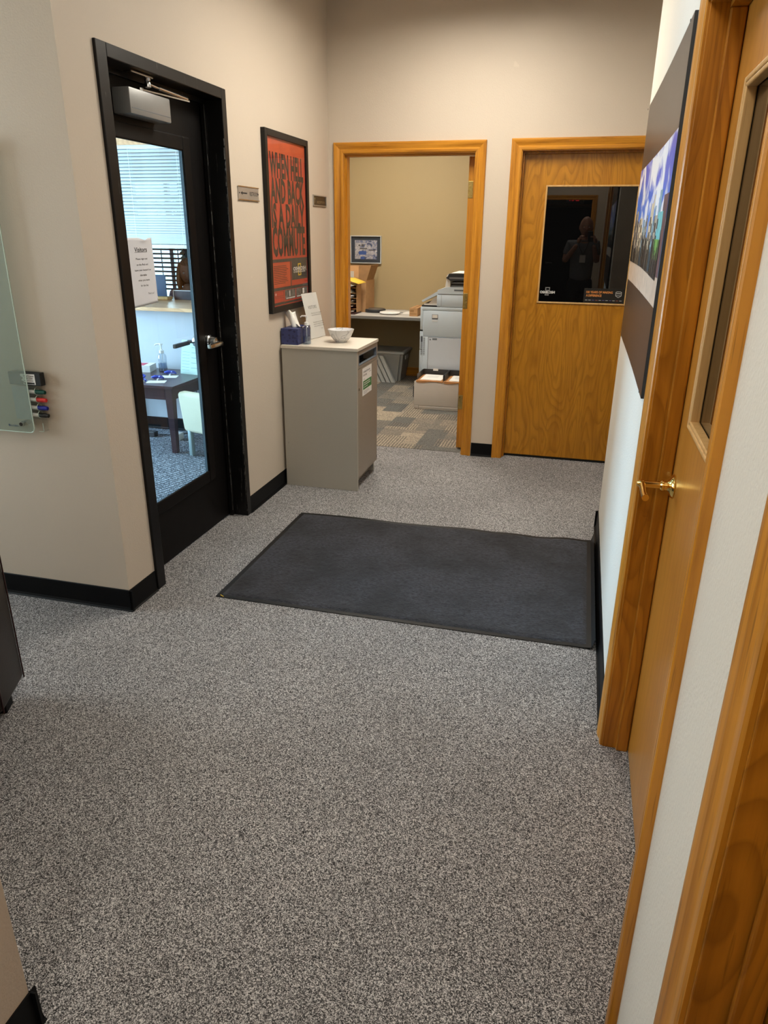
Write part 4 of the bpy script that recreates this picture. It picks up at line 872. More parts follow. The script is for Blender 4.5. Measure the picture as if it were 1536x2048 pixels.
PC = {k: plain(k+' print', c, 0.45, 0, 0.25, 30) for k, c in dict(cream=(0.55, 0.46, 0.33), stone=(0.36, 0.31, 0.24), slate=(0.06, 0.07, 0.10), glassy=(0.16, 0.28, 0.36), teal=(0.12, 0.42, 0.45), leafgreen=(0.10, 0.28, 0.05), plum=(0.085, 0.040, 0.055), shade=(0.012, 0.012, 0.013)).items()}
y = QY1-0.004; i = 0
segs = []
while y > 2.62:
    w = rc.uniform(0.035, 0.10); segs.append((y-w, y)); y -= w
for i, (a, c_) in enumerate(segs):
    f = (a-2.4)/1.45
    top = 1.60+rc.uniform(0.0, 0.10)+ (0.06 if f > 0.75 else 0.0) + (0.07*(1-f) if f < 0.4 else 0)
    mt_ = PC[rc.choice(['cream', 'stone', 'slate', 'glassy', 'cream', 'stone'])]
    bb_ = obj('building_print', pbox(a, c_, 1.50, top, 0.0118, 0.0120+0.0002*(i % 3), 3), mt_, pn)
    wd = B(); k = 0
    for zz_ in range(2):
        for q in (0.28,):
            z_ = 1.575+zz_*0.05+0.011*(i % 3)
            if z_+0.030 < top: y_ = a+(c_-a)*q; wd.box(XR-bow(y_)-0.0128, XR-bow(y_)-0.0124, y_, y_+(c_-a)*0.45, z_, z_+0.030); k += 1
    if k: obj('window_print', wd, PC['shade'], bb_)
    else: wd.bm.free()
obj('building_print', pbox(2.335, 2.48, 1.50, 1.73, 0.0118, 0.0122, 3), PC['plum'], pn)
obj('building_print', pbox(2.44, 2.62, 1.60, 1.685, 0.0118, 0.0126, 3), PC['teal'], pn)
obj('awning_print', pbox(2.45, 2.66, 1.545, 1.605, 0.0118, 0.0130, 3), PC['leafgreen'], pn)
cr = B(); yq = 2.42
while yq < 3.84:
    w = rc.uniform(0.012, 0.034); h = rc.uniform(0.055, 0.10)*(1.35-0.35*(yq-2.4)/1.4)
    cr.box(XR-bow(yq)-0.0136, XR-bow(yq)-0.0132, yq, yq+w, 1.500-0.012*max(0, 1-(yq-2.4)/0.7), 1.500+h*0.8); cr.box(XR-bow(yq)-0.0136, XR-bow(yq)-0.0132, yq+w*0.3, yq+w*0.7, 1.500+h*0.8, 1.500+h); yq += w+rc.uniform(0.006, 0.030)
obj('crowd_print', cr, PC['shade'], pn, kind='stuff')
for y, z in ((QY0+0.018, QZ1-0.018), (QY1-0.018, QZ1-0.018), (QY0+0.018, QZ0+0.018), (QY1-0.018, QZ0+0.018)):
    obj('screw', B().lathe([(0.004, XR-0.0205), (0.003, XR-0.022)], (0, y, z), 0, 10), M['ink'], pn)

# ------------------------------------------------------------------ copy room
DZ = 0.765
dk = thing('desk', (-1.9, 8.1, 0), 'grey topped wall desk running along the tan back wall of the copy room', 'desk')
obj('desk_top', B().box(-2.845, -1.53, 7.742, 8.495, DZ-0.004, DZ, 0.0015), M['desk_top'], dk)
obj('desk_edge', B().box(-2.845, -1.53, 7.738, 8.495, DZ-0.034, DZ-0.004, 0.002), M['desk_edge'], dk)
for x in (-2.80, -1.57): obj('leg', B().box(x-0.02, x+0.02, 7.80, 8.46, 0.0035, DZ-0.034, 0.003), M['copier_dark'], dk)
obj('bracket', B().prism([(7.80, DZ-0.034), (8.36, DZ-0.034), (8.36, DZ-0.075), (8.1, DZ-0.075)], 0, -1.80, -1.77), M['copier_dark'], dk)
# picture on the tan wall
pc = thing('framed_picture', (-2.47, 8.5, 1.27), 'silver framed square picture on the tan wall above the cardboard boxes', 'picture')
fx0, fx1, fz0, fz1 = -2.652, -2.282, 1.272, 1.574
for nm, q in (('frame_side', (fx0, fx0+0.010, fz0, fz1)), ('frame_side', (fx1-0.010, fx1, fz0, fz1)), ('frame_rail', (fx0+0.010, fx1-0.010, fz0, fz0+0.010)), ('frame_rail', (fx0+0.010, fx1-0.010, fz1-0.010, fz1))):
    obj(nm, B().box(q[0], q[1], 8.470, 8.499, q[2], q[3], 0.002), M['bin_lid'], pc)
obj('mount', B().box(fx0+0.010, fx1-0.010, 8.488, 8.498, fz0+0.010, fz1-0.010), plain('slate mount card', (0.030, 0.042, 0.062), 0.6), pc)
m, nt, bs, L = base('snowy sketch print'); v = coords(nt, (1, 1, 1.3))
nn = noise_tex(nt, v, 16, 6, 0.7, 0.8)
L.new(ramp(nt, nn, [(0.36, (0.03, 0.035, 0.05)), (0.44, (0.12, 0.17, 0.35)), (0.50, (0.40, 0.38, 0.42)), (0.60, (0.62, 0.60, 0.62))]), bs.inputs['Base Color'])
pp = obj('print', B().box(fx0+0.052, fx1-0.052, 8.4868, 8.488, fz0+0.048, fz1-0.050), m, pc)
bars(plain('blue machine print', (0.05, 0.11, 0.36), 0.5), pp, [(0.10, 0.19, 0.095, 0.135), (0.12, 0.17, 0.045, 0.075)], (fx0+0.0, 8.4868, fz0), (1, 0, 0), (0, 0, 1), 0.0006)
bars(M['ink_grey'], pp, [(0.095, 0.12, 0.19, 0.205), (0.13, 0.16, 0.185, 0.21), (0.11, 0.20, 0.155, 0.168), (0.22, 0.30, 0.140, 0.152)], (fx0, 8.4868, fz0), (1, 0, 0), (0, 0, 1), 0.0007)
obj('pane', B().box(fx0+0.010, fx1-0.010, 8.478, 8.480, fz0+0.010, fz1-0.010), M['glass_poster'], pc)

# cardboard boxes on the left end of the desk
bxo = thing('cardboard_box', (-2.47, 8.27, DZ), 'tall open cardboard box with a raised flap, on the desk by the tan wall', 'box')
X0, X1, Y0, Y1, ZT = -2.70, -2.352, 8.09, 8.44, 1.105
w = 0.005
for q in ((X0, X1, Y0, Y0+w), (X0, X1, Y1-w, Y1), (X0, X0+w, Y0+w, Y1-w), (X1-w, X1, Y0+w, Y1-w)):
    obj('side', B().box(*q, DZ+0.006, ZT), M['card'], bxo)
obj('bottom', B().box(X0, X1, Y0, Y1, DZ, DZ+0.006), M['card'], bxo)
obj('flap', B().hexa([(X1-w, Y0+0.03, ZT), (X1, Y0+0.03, ZT), (X1, Y1-0.03, ZT), (X1-w, Y1-0.03, ZT), (X1+0.050, Y0+0.03, ZT+0.165), (X1+0.055, Y0+0.03, ZT+0.163), (X1+0.055, Y1-0.03, ZT+0.163), (X1+0.050, Y1-0.03, ZT+0.165)]), M['card_dark'], bxo)
obj('flap', B().box(X0, X1-0.005, Y1-w, Y1, ZT, ZT+0.15), M['card'], bxo)
fb_ = thing('cardboard_sheet', (-2.62, 8.06, DZ), 'flat pale cardboard sheet standing upright behind the stacked papers', 'cardboard')
obj('sheet', B().box(-2.80, -2.432, 8.072, 8.078, DZ, 1.262), plain('pale cardboard', (0.52, 0.30, 0.15), 0.8, 0, 0.06), fb_)
obj('label', B().box(-2.62, -2.486, 8.0695, 8.072, 1.125, 1.205), M['desk_top'], fb_)
# letter sorter stuffed with papers, mostly hidden behind the door casing
so = thing('paper_sorter', (-2.55, 7.93, DZ), 'wooden paper sorter crammed with papers behind the left door casing', 'organizer')
SXa, SXb = -2.80, -2.395
obj('base', B().box(SXa, SXb, 7.80, 8.05, DZ, DZ+0.018), plain('maroon base', (0.035, 0.010, 0.010), 0.5), so)
obj('side_panel', B().box(SXb-0.012, SXb, 7.90, 8.05, DZ+0.018, 1.075), M['card'], so)
obj('back_panel', B().box(SXa, SXb-0.012, 8.045, 8.05, DZ+0.018, 1.08), M['card_dark'], so)
for k in range(5): obj('shelf', B().box(SXa, SXb-0.012, 7.86, 8.045, DZ+0.050+k*0.056, DZ+0.055+k*0.056), M['card_dark'], so)
ry = random.Random(4)
cols = [('white', 'white paper'), ('red', 'dark red folder'), ('paper_cool', 'grey white paper'), ('white', 'white paper'), ('white', 'white paper'), ('paper_cool', 'white envelope'), ('white', 'white paper'), ('yellow', 'yellow pad')]
whr = ('lowest sheaf in the sorter', 'second from the bottom of the sorter', 'third from the bottom of the sorter', 'fourth from the bottom of the sorter', 'fifth from the bottom of the sorter', 'sixth from the bottom of the sorter')
M['maroon'] = plain('maroon card', (0.16, 0.012, 0.020), 0.5)
matk = ['white', 'maroon', 'white', 'paper_cool', 'white', 'white']
for k in range(6):
    z = DZ+0.019 if k == 0 else DZ+0.0555+(k-1)*0.056
    n = 2 if k == 0 else 4; st = thing('paper_stack', (-2.55, 7.9, z), ('dark red folders and papers, ' if k == 1 else 'loose white papers, ')+whr[k], 'papers', 'paper sheaves in the sorter')
    for i in range(n):
        a = ry.uniform(-0.2, 0.2); lift = ry.uniform(0.002, 0.018)
        X_, Y_ = -2.455+ry.uniform(-0.03, 0.012), 7.80+ry.uniform(-0.02, 0.03)
        zz = z+0.004+i*0.008
        b = B(); 
        def sh(u, v, X_=X_, Y_=Y_, a=a, lift=lift, zz=zz):
            x, y_ = X_-0.30+0.32*u, Y_+0.19*v
            return (x+a*(v-0.5)*0.06, y_+a*0.02, zz+lift*max(0, (u-0.75)/0.25)*(1-v)*(0.25 if i % 2 else 1)*0.6+0.004*v)
        b.grid(6, 4, sh); o = obj('sheet', b, M[matk[k]] if i < 3 else M['paper_cool'], st, 80); o.modifiers.new('thick', 'SOLIDIFY').thickness = 0.002
yl = thing('yellow_pad', (-2.5, 7.93, 1.085), 'bright yellow sheets lying on top of the paper sorter', 'papers')
def ysh(u, v): return (-2.80+0.44*u+0.03*v, 7.83+0.20*v, 1.106+0.035*math.sin(u*2.6)*(0.6+0.4*v)-0.030*max(0, u-0.7)/0.3)
o = obj('sheet', B().grid(10, 6, ysh), plain('yellow paper', (0.78, 0.52, 0.06), 0.6), yl, 80); o.modifiers.new('thick', 'SOLIDIFY').thickness = 0.003
o = obj('sheet', B().grid(10, 6, lambda u, v: Vector(ysh(u*0.72, v))-Vector((0, 0.01, 0.016))), plain('dull yellow paper', (0.60, 0.45, 0.05), 0.6), yl, 80); o.modifiers.new('thick', 'SOLIDIFY').thickness = 0.003

ck = thing('wall_clock', (-2.262, 8.16, DZ), 'black round flat case lying on the grey desk left of the white disc', 'clock')
obj('case', B().lathe([(0.0, DZ), (0.115, DZ), (0.120, DZ+0.006), (0.120, DZ+0.030), (0.114, DZ+0.036), (0.100, DZ+0.036), (0.098, DZ+0.030), (0.0, DZ+0.030)], (-2.262, 8.16, 0), 2, 40, False), M['copier_dark'], ck, 40)
obj('face', B().lathe([(0.0, DZ+0.0305), (0.096, DZ+0.0305), (0.096, DZ+0.0315), (0.0, DZ+0.0315)], (-2.262, 8.16, 0), 2, 36, False), plain('taupe face', (0.16, 0.13, 0.10), 0.4), ck)
wk = thing('white_disc', (-2.045, 7.99, DZ), 'white round shallow disc lying on the grey desk right of the black case', 'plate')
obj('body', B().lathe([(0.0, DZ), (0.085, DZ), (0.108, DZ+0.008), (0.116, DZ+0.018), (0.112, DZ+0.026), (0.095, DZ+0.029), (0.085, DZ+0.024), (0.0, DZ+0.022)], (-2.045, 7.99, 0), 2, 40, False), M['white_gloss'], wk, 60)
obj('handle_tab', B().box(-1.935, -1.90, 7.995, 8.01, DZ+0.014, DZ+0.019), M['copier_line'], wk)
solo('paper_sheet', B().box(-1.93, -1.80, 8.06, 8.30, DZ, DZ+0.0012), M['white'], (-1.865, 8.18, DZ), 'loose white sheet on the desk between the white disc and the small box', 'paper')
sb = thing('small_carton', (-1.745, 8.05, DZ), 'long brown carton lying on the desk against the copier', 'box')
obj('carton', B().box(-1.792, -1.702, 7.85, 8.25, DZ, DZ+0.085, 0.002), M['card'], sb)
obj('tape', B().box(-1.758, -1.736, 7.8495, 8.2505, DZ+0.0852, DZ+0.0856), M['card_dark'], sb)
bars(M['card_dark'], sb, [(-1.782, -1.742, DZ+0.045, DZ+0.070), (-1.785, -1.712, DZ+0.020, DZ+0.032)], (0, 7.85, 0), (1, 0, 0), (0, 0, 1), 0.0005)

# tub with a lid, and white boards leaning on it
tu = thing('storage_tub', (-2.15, 8.25, 0.003), 'grey plastic storage tub with a paler rim under the desk', 'tub')
def ring(x0, x1, y0, y1, z): return [(x0, y0, z), (x1, y0, z), (x1, y1, z), (x0, y1, z)]
lo, hi = ring(-2.42, -1.945, 8.08, 8.42, 0.004), ring(-2.47, -1.905, 8.045, 8.465, 0.315)
b = B(); b.hexa(lo+hi); bmesh.ops.bevel(b.bm, geom=[e for e in b.bm.edges if abs(e.verts[0].co.z-e.verts[1].co.z) > 0.1], offset=0.03, segments=3, affect='EDGES')
obj('body', b, M['bin'], tu, 50)
obj('rim', B().box(-2.485, -1.890, 8.04, 8.48, 0.315, 0.345, 0.012, 3), M['bin_lid'], tu, 50)
obj('lid_well', B().box(-2.455, -1.920, 8.07, 8.45, 0.3445, 0.3465, 0.0), M['bin'], tu)
obj('handle', B().box(-1.912, -1.902, 8.20, 8.32, 0.24, 0.285, 0.004), M['bin_lid'], tu)
for k in range(4):
    x = -2.163+k*0.056
    t = thing('foam_board', (x, 8.03, 0.003), 'white leaning board against the grey tub, %s from the right' % ('fourth', 'third', 'second', 'first')[k], 'board', 'white boards leaning on the tub')
    obj('board', B().hexa([(x-0.024, 7.985, 0.004), (x+0.018, 7.985, 0.004), (x+0.018, 8.03, 0.004), (x-0.024, 8.03, 0.004), (x-0.174, 7.995, 0.300), (x-0.132, 7.995, 0.300), (x-0.132, 8.036, 0.300), (x-0.174, 8.036, 0.300)]), M['bin_lid'], t)

# copier
cp = thing('photocopier', (-1.2, 7.45, 0.003), 'large white photocopier with document feeder in the copy room', 'copier')
CX0, CX1, CY0, CY1 = -1.522, -0.90, 7.15, 7.78
obj('body', B().box(CX0+0.02, CX1, CY0+0.006, CY1, 0.06, 0.905, 0.006), M['copier'], cp, 40)
obj('caster_base', B().box(CX0+0.05, CX1-0.02, CY0+0.03, CY1-0.02, 0.0035, 0.06), M['copier_dark'], cp)
obj('front_door', B().box(CX0, CX0+0.032, CY0+0.003, CY1, 0.715, 0.938, 0.010), M['copier'], cp, 40)
obj('front_band', B().box(CX0+0.003, CX0+0.03, CY0+0.004, CY1, 0.702, 0.716), M['copier_dark'], cp)
obj('front_drawer', B().box(CX0, CX0+0.032, CY0+0.003, CY1, 0.525, 0.702, 0.006), M['copier'], cp, 40)
obj('drawer_grip', B().box(CX0+0.012, CX0+0.030, CY0+0.0015, CY0+0.004, 0.60, 0.655), M['copier_line'], cp)
obj('front_drawer', B().box(CX0, CX0+0.032, CY0+0.003, CY1, 0.305, 0.522, 0.006), M['copier'], cp, 40)
obj('front_drawer', B().box(CX0, CX0+0.032, CY0+0.003, CY1, 0.06, 0.302, 0.006), M['copier'], cp, 40)
obj('side_skirt', B().prism([(CX0-0.055, 0.06), (CX0, 0.06), (CX0, 0.26)], 1, CY0+0.01, CY1), M['copier_warm'], cp)
obj('side_cover', B().box(CX0+0.036, CX1, CY0, CY0+0.010, 0.655, 0.900, 0.004), M['copier'], cp, 40)
obj('side_cover', B().box(CX0+0.036, CX1, CY0, CY0+0.010, 0.06, 0.652, 0.004), M['copier'], cp, 40)
obj('top_cover', B().box(CX0+0.014, CX1, CY0+0.002, CY1, 0.902, 0.938, 0.006), M['copier'], cp, 40)
obj('exit_tray', B().box(CX0+0.012, -1.325, CY0+0.004, CY1-0.02, 0.938, 0.953, 0.003), M['copier_dark'], cp)
obj('latch_window', B().box(-1.402, -1.345, CY0-0.0015, CY0, 0.822, 0.866).box(-1.4035, -1.3435, CY0-0.001, CY0+0.001, 0.8205, 0.8675), M['copier_line'], cp)
obj('latch_plate', B().box(-1.399, -1.348, CY0-0.003, CY0-0.0005, 0.834, 0.864).box(-1.402, -1.345, CY0-0.004, CY0, 0.803, 0.810), M['white_gloss'], cp)
dr_ = obj('side_door', B().box(-1.432, CX1, CY0-0.004, CY0, 0.335, 0.645, 0.002), plain('pale lilac plastic', (0.56, 0.62, 0.70), 0.42, 0, 0.01), cp)
obj('door_outline', B().box(-1.436, -1.432, CY0-0.0025, CY0, 0.331, 0.649).box(-1.436, CX1, CY0-0.0025, CY0, 0.645, 0.650).box(-1.436, CX1, CY0-0.0025, CY0, 0.330, 0.335), M['copier_line'], dr_)
obj('door_badge', B().lathe([(0.0075, CY0-0.004), (0.0075, CY0-0.005)], (-1.413, 0, 0.625), 1, 16), M['copier_line'], dr_)
obj('door_grip', B().box(-1.392, -1.345, CY0-0.0048, CY0-0.0038, 0.622, 0.640), M['copier_line'], dr_)
vb = B()
for i in range(18):
    z = 0.47+i*0.0098; vb.box(-1.484, -1.466, CY0-0.0008, CY0+0.001, z, z+0.0045); vb.box(CX0+0.012, CX0+0.029, CY0+0.0015, CY0+0.004, z, z+0.0045)
obj('vent_slots', vb, M['copier_line'], cp)
# scanner, feeder and panel
obj('scanner_column', B().box(-1.362, CX1, CY0+0.002, CY1-0.05, 0.938, 1.060, 0.008), M['copier'], cp, 40)
obj('column_seam', B().box(-1.3185, -1.3165, CY0+0.0008, CY0+0.004, 0.945, 1.052), M['copier_line'], cp)
obj('scanner_gap', B().box(-1.354, CX1, CY0+0.004, CY1-0.05, 1.046, 1.062), M['copier_dark'], cp)
obj('scanner_lid', B().prism([(-1.357, 1.062), (-1.357, 1.096), (-1.335, 1.104), (-1.27, 1.126), (CX1, 1.136), (CX1, 1.062)], 1, CY0, CY1-0.04), M['copier'], cp, 30)
obj('lid_grip', B().box(-1.195, CX1, CY0-0.0015, CY0+0.001, 1.092, 1.106), M['copier_line'], cp)
obj('feeder', B().prism([(-1.285, 1.118), (-1.272, 1.232), (-1.262, 1.245), (-1.243, 1.246), (-1.235, 1.20), (-1.235, 1.13)], 1, CY0+0.004, CY1-0.1), M['white_gloss'], cp, 30)
obj('feeder_bed', B().box(-1.236, CX1, CY0+0.06, CY1-0.1, 1.128, 1.168, 0.004), M['copier'], cp)
obj('feeder_slot', B().box(-1.240, CX1, CY0+0.05, CY0+0.07, 1.140, 1.158), M['copier_dark'], cp)
obj('feeder_cover', B().prism([(-1.278, 1.212), (-1.258, 1.228), (-1.25, 1.250), (CX1, 1.252), (CX1, 1.195), (-1.232, 1.185)], 1, CY0-0.012, CY1-0.12), M['copier_dark'], cp, 30)
obj('feeder_trim', B().box(-1.245, CX1, CY0-0.0135, CY0-0.011, 1.203, 1.219), plain('mid grey plastic', (0.16, 0.17, 0.18), 0.4), cp)
obj('feeder_sheet', B().box(-1.232, CX1, CY0+0.02, CY1-0.15, 1.2525, 1.2555), M['white'], cp)
pa_, pb_ = Vector((-1.512, 0, 0.996)), Vector((-1.356, 0, 1.086))
dv = (pb_-pa_).normalized(); nv = Vector((-dv.z, 0, dv.x))
pl4 = [pa_, pb_, pb_+nv*(-0.030), pa_+nv*(-0.018)]
pnl = obj('control_panel', B().prism([(q.x, q.z) for q in pl4], 1, CY0+0.006, CY1-0.25), M['copier'], cp)
obj('screen', B().prism([((pa_+dv*0.03+nv*0.0005).x, (pa_+dv*0.03+nv*0.0005).z), ((pa_+dv*0.13+nv*0.0005).x, (pa_+dv*0.13+nv*0.0005).z), ((pa_+dv*0.13+nv*0.0015).x, (pa_+dv*0.13+nv*0.0015).z), ((pa_+dv*0.03+nv*0.0015).x, (pa_+dv*0.03+nv*0.0015).z)], 1, CY0+0.05, CY1-0.32), M['copier_dark'], pnl)
obj('panel_arm', B().prism([(-1.455, 0.958), (-1.36, 0.958), (-1.36, 1.035), (-1.395, 1.020)], 1, CY0+0.03, CY0+0.09), M['copier_warm'], cp)
obj('tray_paper', B().box(-1.488, -1.362, CY0+0.012, CY0+0.32, 0.9535, 0.966), M['white'], cp)
# paper deck beside the copier with two letter trays on it
lc = thing('paper_deck', (-1.2, 6.97, 0.003), 'low cream paper deck with a drawer standing in front of the copier', 'cabinet')
obj('body', B().box(-1.485, -0.93, 6.812, 7.135, 0.03, 0.272, 0.004), M['copier_warm'], lc)
obj('drawer_front', B().box(-1.490, -1.055, 6.800, 6.815, 0.040, 0.274, 0.004), M['copier_warm'], lc, 40)
obj('corner_strip', B().box(-1.050, -0.925, 6.800, 6.815, 0.008, 0.274, 0.003), M['copier_warm'], lc, 40)
obj('kick_corner', B().box(-1.486, -1.443, 6.803, 6.83, 0.006, 0.037, 0.004), M['copier_warm'], lc, 40)
obj('kick_board', B().box(-1.440, -1.055, 6.803, 6.83, 0.014, 0.037, 0.003), M['copier_warm'], lc, 40)
obj('floor_rail', B().box(-1.440, -0.925, 6.805, 7.1, 0.0035, 0.0125), M['copier_warm'], lc)
obj('side_handle', B().box(-1.512, -1.488, 6.86, 6.90, 0.10, 0.21, 0.004), M['copier_dark'], lc)
def tray(x0, x1, y0, lbl):
    t = thing('letter_tray', ((x0+x1)/2, y0+0.15, 0.276), lbl, 'tray', 'letter trays on the paper deck')
    z = 0.2765; y1 = y0+0.315
    obj('base', B().box(x0, x1, y0, y1, z, z+0.008, 0.002), M['tray_wood'], t)
    lip = B(); n = 10
    pts = [(x0+(x1-x0)*i/n, z-0.002-0.010*math.sin(PI*2*i/n+0.4)*(0.7)) for i in range(n+1)]
    lip.prism([(p[0], p[1]-0.004) for p in pts]+[(x1, z+0.008), (x0, z+0.008)], 1, y0-0.011, y0-0.0006); obj('front_lip', lip, M['tray_wood'], t)
    obj('side', B().box(x0, x0+0.005, y0+0.02, y1, z+0.008, z+0.062), M['tray_black'], t)
    obj('side', B().box(x1-0.005, x1, y0+0.02, y1, z+0.008, z+0.062), M['tray_black'], t)
    obj('back', B().box(x0+0.005, x1-0.005, y1-0.005, y1, z+0.008, z+0.064), M['tray_black'], t)
    return t
ta = tray(-1.468, -1.207, 6.800, 'black edged left letter tray with a white tag on the cream paper deck')
obj('tag', B().box(-1.365, -1.315, 7.106, 7.109, 0.327, 0.348), M['white'], ta)
tray(-1.200, -0.94, 6.800, 'black edged right letter tray on the cream paper deck, half hidden by door')
for x, lb in ((-1.345, 'white printed sheet lying in the left letter tray'), (-1.065, 'white printed sheet lying in the right letter tray')):
    p = thing('paper_sheet', (x, 6.95, 0.286), lb, 'paper')
    obj('sheet', B().hexa([(x-0.088, 6.815, 0.285), (x+0.118, 6.812, 0.285), (x+0.118, 7.085, 0.285), (x-0.088, 7.088, 0.285), (x-0.088, 6.815, 0.292), (x+0.118, 6.812, 0.292), (x+0.118, 7.085, 0.292), (x-0.088, 7.088, 0.292)]), M['white'], p)
    bars(plain('faint grey print', (0.45, 0.46, 0.48), 0.6), p, [(-0.05, 0.06, 0.10+i*0.022, 0.106+i*0.022) for i in range(5)], (x, 6.82, 0.292), (1, 0, 0), (0, 1, 0), 0.0004)

# ------------------------------------------------------------------ visitor room beyond the black door
ld = thing('counter_ledge', (-3.4, 5.7, 1.003), 'light wood reception ledge above the pale blue half wall', 'counter')
obj('board', B().box(-4.6, -2.35, 5.330, 6.25, 1.003, 1.031, 0.003), M['oak_shelf'], ld)
# raised blind over the reception opening
bl = thing('window_blind', (-3.47, 5.47, 1.48), 'white slatted blind drawn down over the reception opening', 'blind')
bx0_, bx1_ = -4.48, -3.062
obj('headrail', B().box(bx0_, bx1_, 5.450, 5.495, 2.195, 2.233, 0.003), M['white_gloss'], bl)
zs = []; z = 2.180
while z > 1.515: zs.append(z); z -= 0.0245 if z > 1.72 else (0.0185 if z > 1.60 else 0.0105)
b = B(); ta_ = math.radians(58)
for i in range(3):
    f0, f1 = (i-1.5)/1.5*0.0135, (i-0.5)/1.5*0.0135
    cv = lambda f: 0.0018*(1-(f/0.0135)**2)
    for f in (f0,):
        p0 = (f0*math.cos(ta_)-cv(f0)*math.sin(ta_), f0*math.sin(ta_)+cv(f0)*math.cos(ta_)); p1 = (f1*math.cos(ta_)-cv(f1)*math.sin(ta_), f1*math.sin(ta_)+cv(f1)*math.cos(ta_))
        vs_ = [b.bm.verts.new((x, y_, z_)) for x, (y_, z_) in ((bx0_-bx0_, p0), (bx1_-bx0_, p0), (bx1_-bx0_, p1), (0, p1))]; b.bm.faces.new(vs_)
bmesh.ops.remove_doubles(b.bm, verts=b.bm.verts, dist=0.0001)
slat_mat, nt, bs, L = base('white blind slat'); L.new(ramp(nt, noise_tex(nt, coords(nt), 5, 2), [(0.3, (0.62, 0.66, 0.66)), (0.7, (0.68, 0.72, 0.72))]), bs.inputs['Base Color']); bs.inputs['Roughness'].default_value = 0.4
sl = obj('slat', b, slat_mat, bl, False, org=(0, 0, 0))
def slat_loc(z): return Vector((bx0_, 5.472, z))-Vector(bl['_org'])
sl.location = slat_loc(zs[0])
for z in zs[1:]:
    c = sl.copy(); COL.objects.link(c); c.parent = bl; c.location = slat_loc(z)
obj('bottom_rail', B().box(bx0_, bx1_, 5.458, 5.488, 1.478, 1.506, 0.004), M['white_gloss'], bl)
for x in (-3.50, -3.085): obj('ladder_cord', B().box(x-0.0012, x+0.0012, 5.4555, 5.4565, 1.48, 2.20).box(x-0.0012, x+0.0012, 5.4875, 5.4885, 1.48, 2.20), M['white'], bl)
# tablet on its wooden stand, and a dark holder, on the ledge
tbn = thing('tablet', (-3.58, 5.98, 1.031), 'dark blue tablet standing in a light wood stand on the reception ledge', 'tablet')
obj('stand', B().box(-3.80, -3.555, 5.93, 6.02, 1.031, 1.062, 0.012, 3), M['oak_bead'], tbn, 50)
obj('body', B().box(-3.83, -3.585, 5.965, 5.975, 1.058, 1.243, 0.0045, 3), M['tablet'], tbn, 50)
hb = thing('brochure_holder', (-3.45, 6.06, 1.031), 'dark brochure holder with a clear edge on the ledge right of the tablet', 'holder')
obj('holder', B().box(-3.545, -3.30, 6.02, 6.10, 1.031, 1.110, 0.003), plain('dark purple card', (0.022, 0.016, 0.024), 0.35), hb)
obj('clear_edge', B().box(-3.55, -3.30, 6.014, 6.018, 1.108, 1.114).box(-3.55, -3.545, 6.014, 6.018, 1.034, 1.108), M['white_gloss'], hb)
# office window blind with wide dark slats
ob = thing('window_blind', (-5.1, 8.42, 0.9), 'wide dark open slats of the blind on the office window', 'blind')
s2_ = obj('slat', B().box(-5.45, -4.80, 8.455, 8.495, -0.010, 0.010), plain('dark blue grey slat', (0.06, 0.075, 0.10), 0.5), ob, org=(0, 0, 0))
zz = 0.92; first = True
while zz < 1.95:
    c = s2_ if first else s2_.copy()
    if not first: COL.objects.link(c); c.parent = ob
    c.location = Vector((0, 0, zz))-Vector(ob['_org']); first = False; zz += 0.052
for x in (-5.10, -4.87): obj('ladder_tape', B().box(x-0.006, x+0.006, 8.449, 8.453, 0.9, 1.97), M['bin'], ob)
obj('headrail', B().box(-5.46, -4.795, 8.445, 8.4995, 1.955, 2.0), M['bin'], ob)
def fr_(u, v): 
    z_ = 0.88+1.08*v; return (-4.815+0.045*u+0.012*math.sin(v*110+u*2.5)-0.03*(v-0.5), 8.42+0.018*math.sin(v*110+u*3.0+1.5), z_+0.012*math.sin(u*3))
o = obj('frill', B().grid(4, 110, fr_), plain('pale green frill', (0.50, 0.58, 0.50), 0.8, 0, 0.1), ob, 80); o.modifiers.new('thick', 'SOLIDIFY').thickness = 0.002

# table with its small things
TZ = 0.530
TX0, TX1, TY0, TY1 = -3.75, -2.872, 4.735, 5.40
tt = thing('side_table', (-3.3, 5.07, 0.0005), 'dark espresso side table against the half wall of the visitor room', 'table')
obj('table_top', B().box(TX0, TX1, TY0, TY1, TZ-0.022, TZ, 0.003), M['dark_wood'], tt)
for q in ((TX0+0.05, TX1-0.05, TY0+0.035, TY0+0.055), (TX0+0.05, TX1-0.05, TY1-0.055, TY1-0.035), (TX0+0.035, TX0+0.055, TY0+0.05, TY1-0.05), (TX1-0.055, TX1-0.035, TY0+0.05, TY1-0.05)):
    obj('apron', B().box(*q, TZ-0.112, TZ-0.022), M['dark_wood'], tt)
for x, sx in ((TX0+0.06, 1), (TX1-0.06, -1)):
    for y, sy in ((TY0+0.06, 1), (TY1-0.06, -1)):
        obj('leg', B().hexa([(x-0.02, y-0.02, 0.001), (x+0.02, y-0.02, 0.001), (x+0.02, y+0.02, 0.001), (x-0.02, y+0.02, 0.001), (x-0.03, y-0.03, TZ-0.022), (x+0.03, y-0.03, TZ-0.022), (x+0.03, y+0.03, TZ-0.022), (x-0.03, y+0.03, TZ-0.022)]), M['dark_wood'], tt)
pump_bottle('sanitizer_bottle', -3.262, 5.265, TZ, 'tall clear pump bottle standing on the dark side table', 'bottle', 1.28, 0.5, 0.3)
cs = thing('card_stack', (-3.40, 5.24, TZ), 'thick stack of white cards with a red top on the side table', 'cards')
